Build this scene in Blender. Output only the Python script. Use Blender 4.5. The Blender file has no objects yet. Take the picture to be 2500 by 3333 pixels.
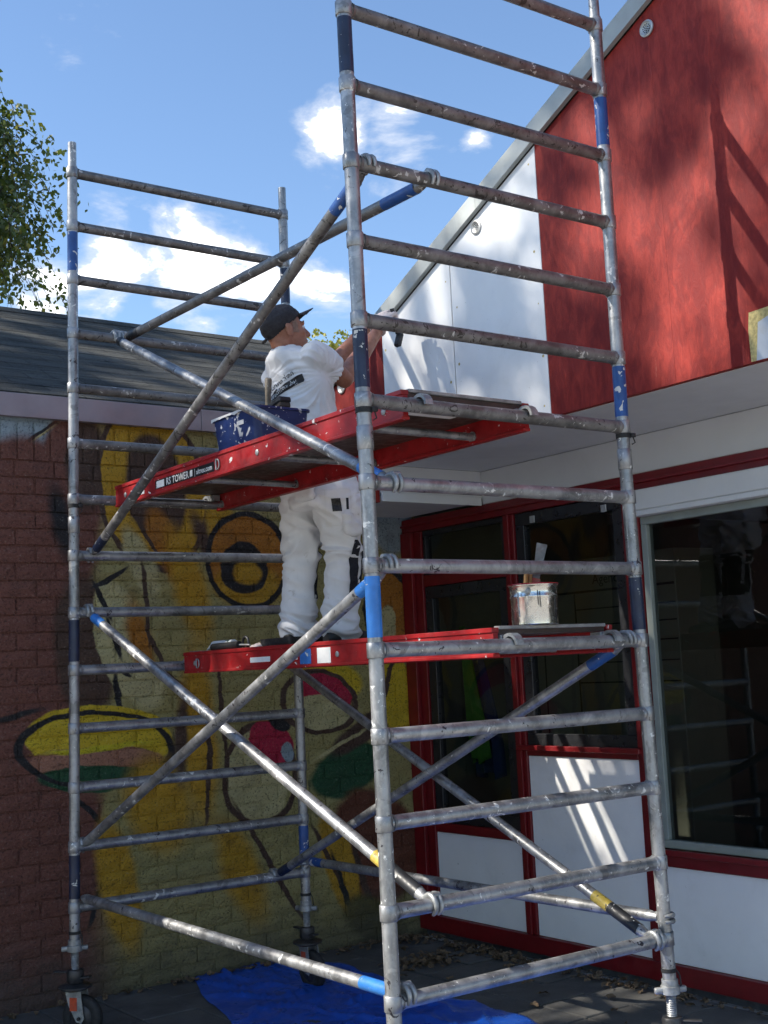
import bpy, bmesh, math, random
import numpy as np
from mathutils import Vector, Matrix, noise as mnoise
from mathutils.bvhtree import BVHTree

random.seed(7)
rng = np.random.default_rng(11)
R = math.radians
scene = bpy.context.scene
col = scene.collection

# ------------------------------------------------------------------ camera
CAM = Vector((-2.4506, -3.4257, 1.6632))
YAW, PITCH, ROLL = 0.6332, 0.1215, -0.0476
fwd = Vector((math.sin(YAW)*math.cos(PITCH), math.cos(YAW)*math.cos(PITCH), math.sin(PITCH)))
rgt0 = Vector((math.cos(YAW), -math.sin(YAW), 0))
up0 = rgt0.cross(fwd)
rgt = math.cos(ROLL)*rgt0 + math.sin(ROLL)*up0
upv = -math.sin(ROLL)*rgt0 + math.cos(ROLL)*up0
cd = bpy.data.cameras.new('camera')
cam = bpy.data.objects.new('camera', cd)
col.objects.link(cam)
mm = Matrix(((rgt.x, upv.x, -fwd.x, CAM.x), (rgt.y, upv.y, -fwd.y, CAM.y), (rgt.z, upv.z, -fwd.z, CAM.z), (0, 0, 0, 1)))
cam.matrix_world = mm
cd.sensor_fit = 'VERTICAL'
cd.sensor_height = 36.0
cd.sensor_width = 27.0
cd.lens = 36.0*4137.1/3333.0
cd.clip_start = 0.05
cd.clip_end = 2000
scene.camera = cam

# ------------------------------------------------------------------ sun + sky
SUNV = Vector((-1.0, 0.52, 0.93)).normalized()        # towards the sun
sun_el = math.asin(SUNV.z)
sun_az = math.atan2(SUNV.x, SUNV.y)                   # clockwise from +Y
sl = bpy.data.lights.new('sun', 'SUN')
sl.energy = 2.05
sl.angle = R(0.53)
sl.color = (1.0, 0.93, 0.82)
so = bpy.data.objects.new('sun', sl)
col.objects.link(so)
so.rotation_euler = SUNV.to_track_quat('Z', 'Y').to_euler()

world = bpy.data.worlds.new('World')
scene.world = world
world.use_nodes = True
wt = world.node_tree
wt.nodes.clear()
W = wt.nodes.new
wout = W('ShaderNodeOutputWorld')
wbg = W('ShaderNodeBackground')
wbg.inputs['Strength'].default_value = 0.054
sky = W('ShaderNodeTexSky')
sky.sky_type = 'NISHITA'
sky.sun_disc = False
sky.sun_elevation = sun_el
sky.sun_rotation = sun_az
sky.altitude = 0
sky.air_density = 1.0
sky.dust_density = 0.0
sky.ozone_density = 3.5
# white cumulus in the seen sky, plus bright banks added elsewhere for fill
geo = W('ShaderNodeTexCoord')
sep = W('ShaderNodeSeparateXYZ')
wt.links.new(geo.outputs['Generated'], sep.inputs[0])
addz = W('ShaderNodeMath'); addz.operation = 'MAXIMUM'; addz.inputs[1].default_value = 0.0
wt.links.new(sep.outputs['Z'], addz.inputs[0])
addz2 = W('ShaderNodeMath'); addz2.operation = 'ADD'; addz2.inputs[1].default_value = 0.35
wt.links.new(addz.outputs[0], addz2.inputs[0])
dv = W('ShaderNodeVectorMath'); dv.operation = 'DIVIDE'
cz = W('ShaderNodeCombineXYZ')
for i in range(3):
    wt.links.new(addz2.outputs[0], cz.inputs[i])
wt.links.new(geo.outputs['Generated'], dv.inputs[0])
wt.links.new(cz.outputs[0], dv.inputs[1])
nz = W('ShaderNodeTexNoise'); nz.inputs['Scale'].default_value = 7.5; nz.inputs['Detail'].default_value = 9; nz.inputs['Roughness'].default_value = 0.58
nz.inputs['Distortion'].default_value = 0.25
wt.links.new(dv.outputs[0], nz.inputs['Vector'])
nlow = W('ShaderNodeTexNoise'); nlow.inputs['Scale'].default_value = 1.7; nlow.inputs['Detail'].default_value = 2
wt.links.new(dv.outputs[0], nlow.inputs['Vector'])
acc = None
def wmath(op, a, b):
    n = W('ShaderNodeMath'); n.operation = op
    for i, v in enumerate((a, b)):
        if hasattr(v, 'links') or hasattr(v, 'is_linked'):
            wt.links.new(v, n.inputs[i])
        else:
            n.inputs[i].default_value = v
    return n.outputs[0]
CLOUDS = [((0.444, 0.845, 0.310), 0.080), ((0.395, 0.868, 0.300), 0.075), ((0.490, 0.822, 0.300), 0.07), ((0.345, 0.893, 0.286), 0.07),
          ((0.530, 0.797, 0.292), 0.055), ((0.44, 0.852, 0.283), 0.08),
          ((0.524, 0.752, 0.398), 0.055), ((0.566, 0.727, 0.388), 0.06), ((0.61, 0.688, 0.392), 0.025),
          ((-0.1, 0.95, 0.25), 0.09), ((0.8, 0.5, 0.3), 0.08)]
_cr = random.Random(4)
for k in range(26):                                   # unseen clouds added round the rest of the sky for neutral fill
    az = _cr.uniform(1.6, 6.0); el = _cr.uniform(0.15, 0.95)
    CLOUDS.append(((math.sin(az)*math.cos(el), math.cos(az)*math.cos(el), math.sin(el)), _cr.uniform(0.10, 0.20)))
for (c, r) in CLOUDS:
    c = Vector(c).normalized()
    ds = W('ShaderNodeVectorMath'); ds.operation = 'DISTANCE'
    wt.links.new(geo.outputs['Generated'], ds.inputs[0]); ds.inputs[1].default_value = c
    mr = W('ShaderNodeMapRange'); mr.interpolation_type = 'SMOOTHSTEP'
    mr.inputs['From Min'].default_value = r*1.2; mr.inputs['From Max'].default_value = 0
    mr.inputs['To Min'].default_value = 0; mr.inputs['To Max'].default_value = 0.36
    wt.links.new(ds.outputs['Value'], mr.inputs[0])
    acc = mr.outputs[0] if acc is None else wmath('MAXIMUM', acc, mr.outputs[0])
t1 = wmath('MULTIPLY', nz.outputs[0], 1.15)
t2 = wmath('MULTIPLY', nlow.outputs[0], 0.22)
t3 = wmath('ADD', wmath('ADD', t1, t2), acc)
cm = W('ShaderNodeMapRange'); cm.interpolation_type = 'SMOOTHSTEP'
cm.inputs['From Min'].default_value = 0.86; cm.inputs['From Max'].default_value = 1.12
wt.links.new(t3, cm.inputs[0])
mixc = W('ShaderNodeMix'); mixc.data_type = 'RGBA'
cshade = W('ShaderNodeMix'); cshade.data_type = 'RGBA'
cshade.inputs['A'].default_value = (4.4, 4.6, 5.0, 1); cshade.inputs['B'].default_value = (40, 39, 37, 1)  # cloud cores set far brighter than the sky to add fill light
cs2 = W('ShaderNodeMapRange'); cs2.inputs['From Min'].default_value = 1.0; cs2.inputs['From Max'].default_value = 1.42; wt.links.new(t3, cs2.inputs[0])
wt.links.new(cs2.outputs[0], cshade.inputs['Factor']); wt.links.new(cshade.outputs['Result'], mixc.inputs['B'])
wt.links.new(cm.outputs[0], mixc.inputs['Factor'])
wt.links.new(sky.outputs[0], mixc.inputs['A'])
wt.links.new(mixc.outputs['Result'], wbg.inputs['Color'])
wt.links.new(wbg.outputs[0], wout.inputs['Surface'])

vs = scene.view_settings
vs.view_transform = 'Standard'
vs.look = 'None'
vs.exposure = 2.10
vs.gamma = 1.0
vs.use_curve_mapping = False
scene.render.film_transparent = False
scene.cycles.max_bounces = 6
scene.cycles.diffuse_bounces = 3
scene.cycles.glossy_bounces = 3
scene.cycles.use_adaptive_sampling = True
scene.cycles.adaptive_threshold = 0.02
scene.cycles.transparent_max_bounces = 12
scene.cycles.use_denoising = True

# ------------------------------------------------------------------ materials
MATS = {}
def lin(c):
    return tuple(((v/255.0)/12.92 if v/255.0 <= 0.04045 else (((v/255.0)+0.055)/1.055)**2.4) for v in c)
class NT:
    """small helper round a node tree"""
    def __init__(s, name):
        m = bpy.data.materials.new(name); m.use_nodes = True
        s.m = m; s.t = m.node_tree; s.t.nodes.clear()
        s.out = s.n('ShaderNodeOutputMaterial')
        s.geo = s.n('ShaderNodeNewGeometry')
        s.pos = s.geo.outputs['Position']
    def n(s, k): return s.t.nodes.new(k)
    def l(s, a, b): s.t.links.new(a, b)
    def put(s, inp, v):
        if isinstance(v, bpy.types.NodeSocket): s.l(v, inp)
        else:
            if hasattr(inp.default_value, '__len__') and len(inp.default_value) == 4 and len(v) == 3: v = (*v, 1)
            inp.default_value = v
    def math(s, op, a, b=0.0, clamp=False):
        n = s.n('ShaderNodeMath'); n.operation = op; n.use_clamp = clamp
        s.put(n.inputs[0], a); s.put(n.inputs[1], b); return n.outputs[0]
    def scale(s, v, k):
        n = s.n('ShaderNodeVectorMath'); n.operation = 'MULTIPLY'; s.put(n.inputs[0], v); s.put(n.inputs[1], k); return n.outputs[0]
    def noise(s, vec, sc, det=4, rough=0.55, dist=0.0):
        n = s.n('ShaderNodeTexNoise'); s.put(n.inputs['Vector'], vec); n.inputs['Scale'].default_value = sc
        n.inputs['Detail'].default_value = det; n.inputs['Roughness'].default_value = rough; n.inputs['Distortion'].default_value = dist
        return n.outputs['Fac']
    def ramp(s, v, a, b, lo=0.0, hi=1.0):
        n = s.n('ShaderNodeMapRange'); n.interpolation_type = 'SMOOTHSTEP'; s.put(n.inputs[0], v)
        n.inputs['From Min'].default_value = a; n.inputs['From Max'].default_value = b
        n.inputs['To Min'].default_value = lo; n.inputs['To Max'].default_value = hi
        return n.outputs[0]
    def mix(s, f, a, b, bt='MIX'):
        n = s.n('ShaderNodeMix'); n.data_type = 'RGBA'; n.blend_type = bt
        s.put(n.inputs['Factor'], f); s.put(n.inputs['A'], a); s.put(n.inputs['B'], b); return n.outputs['Result']
    def bump(s, h, st, d=0.01):
        n = s.n('ShaderNodeBump'); n.inputs['Strength'].default_value = st; n.inputs['Distance'].default_value = d
        s.put(n.inputs['Height'], h); return n.outputs[0]
    def bsdf(s, color, rough=0.5, metal=0.0, normal=None, spec=0.5, **kw):
        p = s.n('ShaderNodeBsdfPrincipled')
        s.put(p.inputs['Base Color'], color); s.put(p.inputs['Roughness'], rough); s.put(p.inputs['Metallic'], metal)
        p.inputs['Specular IOR Level'].default_value = spec
        if normal is not None: s.l(normal, p.inputs['Normal'])
        for k, v in kw.items(): s.put(p.inputs[k.replace('_', ' ')], v)
        s.p = p
        s.l(p.outputs[0], s.out.inputs[0]); return p

def pmat(name, c, rough=0.5, metal=0.0, var=0.15, vs=9.0, dirt=None, dirt_amt=0.35, splats=(), bump=0.0, bs=60.0, spec=0.5, coat=0.0):
    """general painted / plastic / metal surface: tone variation, dirt, paint specks, fine relief"""
    if name in MATS: return MATS[name]
    t = NT(name)
    f = t.noise(t.pos, vs, 5, 0.6)
    d = [max(0, v*(1-var)) for v in c]; b = [min(1, v*(1+var)) for v in c]
    base = t.mix(t.ramp(f, 0.3, 0.7), d, b)
    if dirt is not None:
        g = t.noise(t.pos, vs*0.45+1.3, 7, 0.7, 0.4)
        base = t.mix(t.ramp(g, 0.5, 0.75, 0, dirt_amt), base, dirt)
    mt = metal
    for (sc_, th, cc) in splats:
        g = t.noise(t.pos, sc_, 2.5, 0.6, 0.6)
        k = t.ramp(g, th, th+0.02)
        base = t.mix(k, base, cc)
        if metal: mt = t.math('MULTIPLY', mt, t.math('SUBTRACT', 1.0, k))
    nrm = None
    if bump:
        nrm = t.bump(t.noise(t.pos, bs, 5, 0.6), bump, 0.006)
    rr = t.ramp(t.noise(t.pos, vs*2.3, 4), 0.25, 0.75, max(0.05, rough-0.12), min(1, rough+0.12))
    t.bsdf(base, rr, mt, nrm, spec, Coat_Weight=coat)
    MATS[name] = t.m
    return t.m

WHITE_SPECK = (0.72, 0.72, 0.70)
alu = NT('aluminium_tube')
a1 = alu.noise(alu.scale(alu.pos, (1, 1, 0.6)), 16, 3, 0.65)
a2 = alu.noise(alu.pos, 70, 4, 0.7)
ab = alu.mix(alu.ramp(a1, 0.3, 0.7), (0.22, 0.225, 0.23), (0.40, 0.405, 0.41))
ab = alu.mix(alu.ramp(a2, 0.45, 0.8, 0, 0.5), ab, (0.48, 0.48, 0.47))
al = alu.noise(alu.pos, 2.3, 3, 0.6)
sp = alu.math('ADD', alu.noise(alu.pos, 34, 3, 0.6, 0.8), alu.ramp(al, 0.35, 0.65, -0.07, 0.045))
sk = alu.ramp(sp, 0.655, 0.67)
sm_ = alu.noise(alu.pos, 8.5, 4, 0.6, 1.0)
ab = alu.mix(alu.ramp(sm_, 0.58, 0.66, 0, 0.6), ab, (0.56, 0.55, 0.545))
ab = alu.mix(alu.ramp(sm_, 0.42, 0.36, 0, 0.5), ab, (0.12, 0.115, 0.115))
ab = alu.mix(sk, ab, (0.66, 0.66, 0.64))
sd = alu.math('ADD', alu.noise(alu.scale(alu.pos, (1, 1, 1)), 27, 3, 0.65, 1.2), alu.ramp(al, 0.35, 0.65, 0.03, -0.06))
dk = alu.ramp(sd, 0.655, 0.67)
ab = alu.mix(dk, ab, (0.035, 0.03, 0.035))
km = alu.math('SUBTRACT', 1.0, alu.math('MAXIMUM', sk, dk))
alu.bsdf(ab, alu.ramp(a1, 0.3, 0.7, 0.36, 0.55), alu.math('MULTIPLY', km, 0.72), alu.bump(a2, 0.12, 0.004))
MATS['alu'] = alu.m
aluw = NT('weathered_aluminium_tube')                    # the grimy outdoor rungs at the top
a1 = aluw.noise(aluw.pos, 14, 6, 0.7, 0.3)
ab = aluw.mix(aluw.ramp(a1, 0.3, 0.72), (0.12, 0.115, 0.11), (0.28, 0.27, 0.26))
al = aluw.noise(aluw.pos, 2.6, 3, 0.6)
sp = aluw.math('ADD', aluw.noise(aluw.pos, 30, 3, 0.6, 0.8), aluw.ramp(al, 0.35, 0.65, -0.07, 0.04)); sk = aluw.ramp(sp, 0.645, 0.66)
ab = aluw.mix(sk, ab, (0.5, 0.49, 0.47))
sd = aluw.math('ADD', aluw.noise(aluw.pos, 22, 3, 0.7, 1.4), aluw.ramp(al, 0.35, 0.65, 0.04, -0.06)); dk = aluw.ramp(sd, 0.61, 0.635)
ab = aluw.mix(dk, ab, (0.04, 0.035, 0.03))
km = aluw.math('SUBTRACT', 1.0, aluw.math('MAXIMUM', sk, dk))
aluw.bsdf(ab, aluw.ramp(a1, 0.3, 0.7, 0.4, 0.62), aluw.math('MULTIPLY', km, 0.6), aluw.bump(aluw.noise(aluw.pos, 80, 4), 0.15, 0.004))
MATS['aluw'] = aluw.m
CHIP = ((26, 0.68, (0.5, 0.5, 0.48)), (60, 0.70, (0.5, 0.5, 0.48)))
pmat('castmetal', (0.34, 0.35, 0.35), 0.5, 0.6, 0.25, 30, (0.1, 0.1, 0.1), 0.5, ((40, 0.71, WHITE_SPECK),), 0.2, 90)
pmat('bandnavy', (0.012, 0.02, 0.05), 0.42, 0, 0.2, 20, None, 0, CHIP)
pmat('bandblue', (0.03, 0.17, 0.50), 0.42, 0, 0.15, 20, None, 0, CHIP)
pmat('bandblue_dark', (0.015, 0.07, 0.25), 0.42, 0, 0.15, 20, None, 0, ((22, 0.62, (0.55, 0.55, 0.54)),))
pmat('bandblack', (0.015, 0.016, 0.018), 0.5, 0, 0.2, 20, None, 0, CHIP)
pmat('yellowtag', (0.48, 0.35, 0.06), 0.55, 0, 0.2, 30, (0.3, 0.29, 0.26), 0.7, ((45, 0.62, (0.05, 0.045, 0.03)),))
pmat('steel_dark', (0.05, 0.05, 0.052), 0.45, 0.5, 0.3, 25, (0.10, 0.07, 0.05), 0.4)
pmat('rubber', (0.018, 0.018, 0.018), 0.75, 0, 0.3, 30, (0.08, 0.075, 0.07), 0.4)
pmat('orange_paint', (0.55, 0.07, 0.02), 0.5, 0, 0.2, 30, (0.1, 0.1, 0.1), 0.4)
pmat('platred', (0.30, 0.008, 0.010), 0.45, 0, 0.2, 14, (0.10, 0.02, 0.018), 0.6, ((24, 0.68, (0.62, 0.6, 0.58)), (70, 0.725, (0.6, 0.58, 0.56))), 0.05, 40)
pmat('plywood_dark', (0.055, 0.032, 0.025), 0.5, 0, 0.3, 12, (0.02, 0.012, 0.01), 0.5)
pmat('plyedge', (0.30, 0.29, 0.28), 0.5, 0.3, 0.3, 18, (0.08, 0.08, 0.08), 0.5)
pmat('sticker_black', (0.012, 0.012, 0.014), 0.35, 0, 0.1, 20, None, 0, ((40, 0.70, (0.6, 0.6, 0.6)),))
pmat('sticker_white', (0.74, 0.74, 0.73), 0.45, 0, 0.06, 20, (0.45, 0.43, 0.4), 0.3)
pmat('sticker_blue', (0.03, 0.14, 0.42), 0.4, 0, 0.1, 20, None, 0, CHIP)
pmat('ink', (0.012, 0.012, 0.014), 0.5, 0, 0.0)
pmat('inkwhite', (0.72, 0.72, 0.71), 0.5, 0, 0.05)
pmat('panelwhite', (0.84, 0.84, 0.83), 0.42, 0, 0.025, 3, (0.50, 0.49, 0.45), 0.22, ((7, 0.80, (0.5, 0.42, 0.2)), (55, 0.735, (0.42, 0.40, 0.36))), 0.04, 25)
pmat('framewhite', (0.66, 0.67, 0.66), 0.45, 0, 0.03, 4, (0.4, 0.39, 0.36), 0.22)
pmat('soffitwhite', (0.62, 0.63, 0.63), 0.5, 0, 0.03, 3, (0.42, 0.42, 0.4), 0.2)
pmat('framered', (0.16, 0.005, 0.008), 0.42, 0, 0.14, 8, (0.08, 0.005, 0.006), 0.4, (), 0.05, 40)
pmat('frameblack', (0.014, 0.015, 0.018), 0.35, 0, 0.15, 10, (0.05, 0.05, 0.05), 0.3)
pmat('verge_grey', (0.34, 0.36, 0.35), 0.5, 0.2, 0.1, 5, (0.2, 0.21, 0.2), 0.4)
pmat('fascia_alu', (0.32, 0.275, 0.295), 0.38, 0.55, 0.12, 3, (0.24, 0.18, 0.21), 0.6)
pmat('frame_greygreen', (0.24, 0.27, 0.245), 0.45, 0, 0.08, 8, (0.2, 0.22, 0.2), 0.3)
pmat('concrete', (0.10, 0.10, 0.095), 0.9, 0, 0.25, 14, (0.04, 0.04, 0.035), 0.6, (), 0.4, 120)
pmat('mortar', (0.10, 0.09, 0.075), 0.95, 0, 0.2, 14)
pmat('roomwall', (0.20, 0.19, 0.16), 0.8, 0, 0.06, 3)
pmat('roomfloor', (0.05, 0.05, 0.05), 0.6, 0, 0.1, 5)
pmat('board_cream', (0.26, 0.25, 0.19), 0.5, 0, 0.04, 3)
pmat('vest_green', (0.10, 0.32, 0.02), 0.7, 0, 0.15, 14)
pmat('cloth_blue', (0.02, 0.035, 0.16), 0.8, 0, 0.2, 14)
pmat('tubblue', (0.012, 0.032, 0.13), 0.4, 0, 0.12, 14, None, 0, ((9, 0.62, (0.68, 0.68, 0.67)), (30, 0.64, (0.7, 0.7, 0.69))))
pmat('tin', (0.66, 0.65, 0.61), 0.22, 1.0, 0.04, 14, (0.5, 0.47, 0.42), 0.2, ((13, 0.715, (0.30, 0.19, 0.07)),))
pmat('paint_red', (0.30, 0.01, 0.015), 0.3, 0, 0.2, 30, (0.5, 0.1, 0.1), 0.3)
pmat('wood_handle', (0.42, 0.22, 0.07), 0.5, 0, 0.25, 30)
pmat('wood_dirty', (0.17, 0.14, 0.10), 0.6, 0, 0.3, 30, (0.05, 0.04, 0.03), 0.5, ((40, 0.68, (0.5, 0.48, 0.44)),))
pmat('bristle', (0.06, 0.045, 0.035), 0.8, 0, 0.3, 60)
pmat('blacktool', (0.02, 0.02, 0.021), 0.5, 0, 0.2, 40, (0.3, 0.3, 0.3), 0.25)
pmat('greyblade', (0.16, 0.16, 0.16), 0.5, 0.6, 0.2, 30, (0.1, 0.02, 0.02), 0.4)
pmat('tarpblue', (0.010, 0.085, 0.46), 0.36, 0, 0.15, 5, (0.006, 0.05, 0.28), 0.5, ((40, 0.72, (0.3, 0.33, 0.4)),), 0.25, 35)
pmat('shoe_black', (0.016, 0.016, 0.018), 0.55, 0, 0.2, 30)
pmat('denim_navy', (0.012, 0.013, 0.022), 0.8, 0, 0.2, 40)
pmat('cap_black', (0.022, 0.020, 0.023), 0.75, 0, 0.25, 40, (0.06, 0.055, 0.055), 0.4, (), 0.3, 220)
pmat('hair_grey', (0.24, 0.15, 0.11), 0.7, 0, 0.2, 60)
pmat('bark', (0.14, 0.12, 0.10), 0.9, 0, 0.3, 9, (0.03, 0.028, 0.025), 0.7, (), 0.5, 40)
pmat('twig', (0.05, 0.035, 0.025), 0.8, 0, 0.2, 9)
pmat('deadleaf', (0.13, 0.085, 0.045), 0.7, 0, 0.4, 14, (0.06, 0.045, 0.025), 0.5)
pmat('soil', (0.035, 0.03, 0.022), 0.95, 0, 0.3, 30)
pmat('vent_metal', (0.45, 0.45, 0.44), 0.4, 0.6, 0.15, 40, (0.15, 0.14, 0.13), 0.4)
pmat('black_void', (0.01, 0.01, 0.01), 0.9, 0, 0.0)
pmat('bare_patch', (0.50, 0.53, 0.57), 0.6, 0, 0.06, 8, (0.42, 0.30, 0.10), 0.8)
pmat('plastic_white', (0.72, 0.73, 0.72), 0.4, 0, 0.05, 30, (0.3, 0.28, 0.24), 0.4)
pmat('label_green', (0.04, 0.12, 0.09), 0.45, 0, 0.1, 30)

# red-painted gable board: brushed, blotchy, scratched
t = NT('gable_red_paint')
n1 = t.noise(t.scale(t.pos, (1, 1, 0.35)), 26, 6, 0.7, 0.5)
n2 = t.noise(t.scale(t.pos, (1, 1, 0.6)), 4.5, 6, 0.68, 0.6)
c = t.mix(t.ramp(n1, 0.3, 0.72), (0.185, 0.012, 0.009), (0.32, 0.031, 0.020))
c = t.mix(t.ramp(n2, 0.45, 0.58, 0, 0.65), c, (0.14, 0.007, 0.007))
n3 = t.noise(t.scale(t.pos, (1, 1, 0.12)), 34, 5, 0.75, 0.4)
c = t.mix(t.ramp(n3, 0.66, 0.74, 0, 0.45), c, (0.42, 0.13, 0.10))
t.bsdf(c, 0.6, 0, t.bump(n1, 0.45, 0.008), 0.25)
MATS['gablered'] = t.m

# skin
t = NT('skin')
n1 = t.noise(t.pos, 30, 4, 0.6)
c = t.mix(t.ramp(n1, 0.3, 0.7), (0.30, 0.125, 0.075), (0.40, 0.185, 0.12))
t.bsdf(c, 0.5, 0, t.bump(t.noise(t.pos, 260, 3), 0.15, 0.002), 0.4, Subsurface_Weight=0.12, Subsurface_Radius=(0.02, 0.008, 0.004))
MATS['skin'] = t.m
# cotton (shirt, trousers with grime, glove)
def cloth(name, c1, stain, amt, sc, th):
    t = NT(name)
    n1 = t.noise(t.pos, 8, 5, 0.6)
    c = t.mix(t.ramp(n1, 0.3, 0.7), tuple(v*0.94 for v in c1), c1)
    n2 = t.noise(t.pos, sc, 6, 0.72, 0.6)
    c = t.mix(t.ramp(n2, th, th+0.14, 0, amt), c, stain)
    n3 = t.noise(t.pos, sc*6, 4, 0.7, 0.8)
    c = t.mix(t.ramp(n3, 0.72, 0.74, 0, amt*1.4), c, (0.12, 0.10, 0.09))
    t.bsdf(c, 0.85, 0, t.bump(t.noise(t.pos, 420, 2), 0.12, 0.002), 0.25, Sheen_Weight=0.15)
    MATS[name] = t.m
cloth('tshirt', (0.80, 0.79, 0.79), (0.5, 0.46, 0.42), 0.15, 5, 0.58)
cloth('trousers', (0.82, 0.815, 0.83), (0.30, 0.25, 0.21), 0.6, 13, 0.605)
cloth('glove', (0.66, 0.56, 0.53), (0.25, 0.2, 0.2), 0.5, 30, 0.55)

# glass: clear pane with mirror reflection at the fresnel rate
t = NT('window_glass')
tr = t.n('ShaderNodeBsdfTransparent'); tr.inputs[0].default_value = (0.42, 0.45, 0.44, 1)
gl = t.n('ShaderNodeBsdfGlossy'); gl.inputs['Roughness'].default_value = 0.012; gl.inputs[0].default_value = (0.95, 0.97, 1, 1)
fr = t.n('ShaderNodeFresnel'); t.l(t.ramp(t.geo.outputs['Backfacing'], 0.0, 1.0, 1.52, 0.658), fr.inputs[0])
ff = t.math('ADD', t.math('MULTIPLY', fr.outputs[0], 1.2), 0.0, True)
mx = t.n('ShaderNodeMixShader'); t.l(ff, mx.inputs[0]); t.l(tr.outputs[0], mx.inputs[1]); t.l(gl.outputs[0], mx.inputs[2])
t.l(mx.outputs[0], t.out.inputs[0])
MATS['glass'] = t.m

# leaves
def leafmat(name, a, b, c3):
    t = NT(name)
    rnd = t.geo.outputs['Random Per Island']
    c = t.mix(rnd, a, b)
    c = t.mix(t.ramp(t.math('FRACT', t.math('MULTIPLY', rnd, 7.3)), 0.85, 0.9), c, c3)
    d = t.n('ShaderNodeBsdfPrincipled'); t.put(d.inputs['Base Color'], c); d.inputs['Roughness'].default_value = 0.45
    tl = t.n('ShaderNodeBsdfTranslucent'); t.put(tl.inputs[0], t.mix(0.5, c, (0.25, 0.30, 0.02)))
    mx = t.n('ShaderNodeMixShader'); mx.inputs[0].default_value = 0.35
    t.l(d.outputs[0], mx.inputs[1]); t.l(tl.outputs[0], mx.inputs[2]); t.l(mx.outputs[0], t.out.inputs[0])
    MATS[name] = t.m
leafmat('leaf_birch', (0.035, 0.065, 0.02), (0.075, 0.11, 0.03), (0.26, 0.22, 0.04))
leafmat('leaf_poplar', (0.17, 0.19, 0.03), (0.36, 0.33, 0.07), (0.42, 0.36, 0.08))
leafmat('leaf_hedge', (0.02, 0.04, 0.015), (0.05, 0.075, 0.025), (0.09, 0.10, 0.03))

# roof felt
t = NT('roof_felt')
br = t.n('ShaderNodeTexBrick'); br.inputs['Scale'].default_value = 1.0
mp = t.n('ShaderNodeMapping'); t.l(t.pos, mp.inputs[0]); t.l(mp.outputs[0], br.inputs['Vector'])
br.inputs['Brick Width'].default_value = 0.33; br.inputs['Row Height'].default_value = 0.145; br.inputs['Mortar Size'].default_value = 0.004
br.inputs['Color1'].default_value = (0.042, 0.043, 0.041, 1); br.inputs['Color2'].default_value = (0.105, 0.105, 0.097, 1); br.inputs['Mortar'].default_value = (0.02, 0.02, 0.02, 1)
n1 = t.noise(t.pos, 160, 3, 0.7)
n2 = t.noise(t.scale(t.pos, (0.35, 2.2, 1)), 14, 5, 0.75)
c = t.mix(t.ramp(n1, 0.35, 0.7, 0, 0.5), br.outputs[0], (0.19, 0.185, 0.165))
c = t.mix(t.ramp(n2, 0.57, 0.62, 0, 0.85), c, (0.02, 0.022, 0.022))
t.bsdf(c, 0.95, 0, t.bump(n1, 0.8, 0.02), 0.1)
MATS['roof'] = t.m

# paving and ground
t = NT('paving_concrete')
n1 = t.noise(t.pos, 90, 4, 0.7); n2 = t.noise(t.pos, 5, 5, 0.65)
oi = t.n('ShaderNodeObjectInfo')
c = t.mix(t.ramp(n2, 0.3, 0.7), (0.055, 0.054, 0.052), (0.11, 0.108, 0.10))
c = t.mix(t.math('MULTIPLY', oi.outputs['Random'], 0.5), c, (0.075, 0.07, 0.06))
c = t.mix(t.ramp(n1, 0.5, 0.75, 0, 0.4), c, (0.16, 0.155, 0.145))
t.bsdf(c, 0.92, 0, t.bump(n1, 0.45, 0.006))
MATS['paving'] = t.m
t = NT('ground_paving_far')  # yard paving out of view, made pale to bounce sunlight as fill
br = t.n('ShaderNodeTexBrick'); t.l(t.pos, br.inputs['Vector']); br.inputs['Scale'].default_value = 1.0
br.inputs['Brick Width'].default_value = 0.3; br.inputs['Row Height'].default_value = 0.3; br.inputs['Mortar Size'].default_value = 0.006
br.inputs['Color1'].default_value = (0.38, 0.36, 0.33, 1); br.inputs['Color2'].default_value = (0.44, 0.42, 0.38, 1); br.inputs['Mortar'].default_value = (0.12, 0.11, 0.10, 1)
n1 = t.noise(t.pos, 60, 4, 0.7)
c = t.mix(t.ramp(n1, 0.4, 0.7, 0, 0.5), br.outputs[0], (0.30, 0.285, 0.26))
t.bsdf(c, 0.92, 0, t.bump(n1, 0.4, 0.006))
MATS['groundfar'] = t.m
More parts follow.
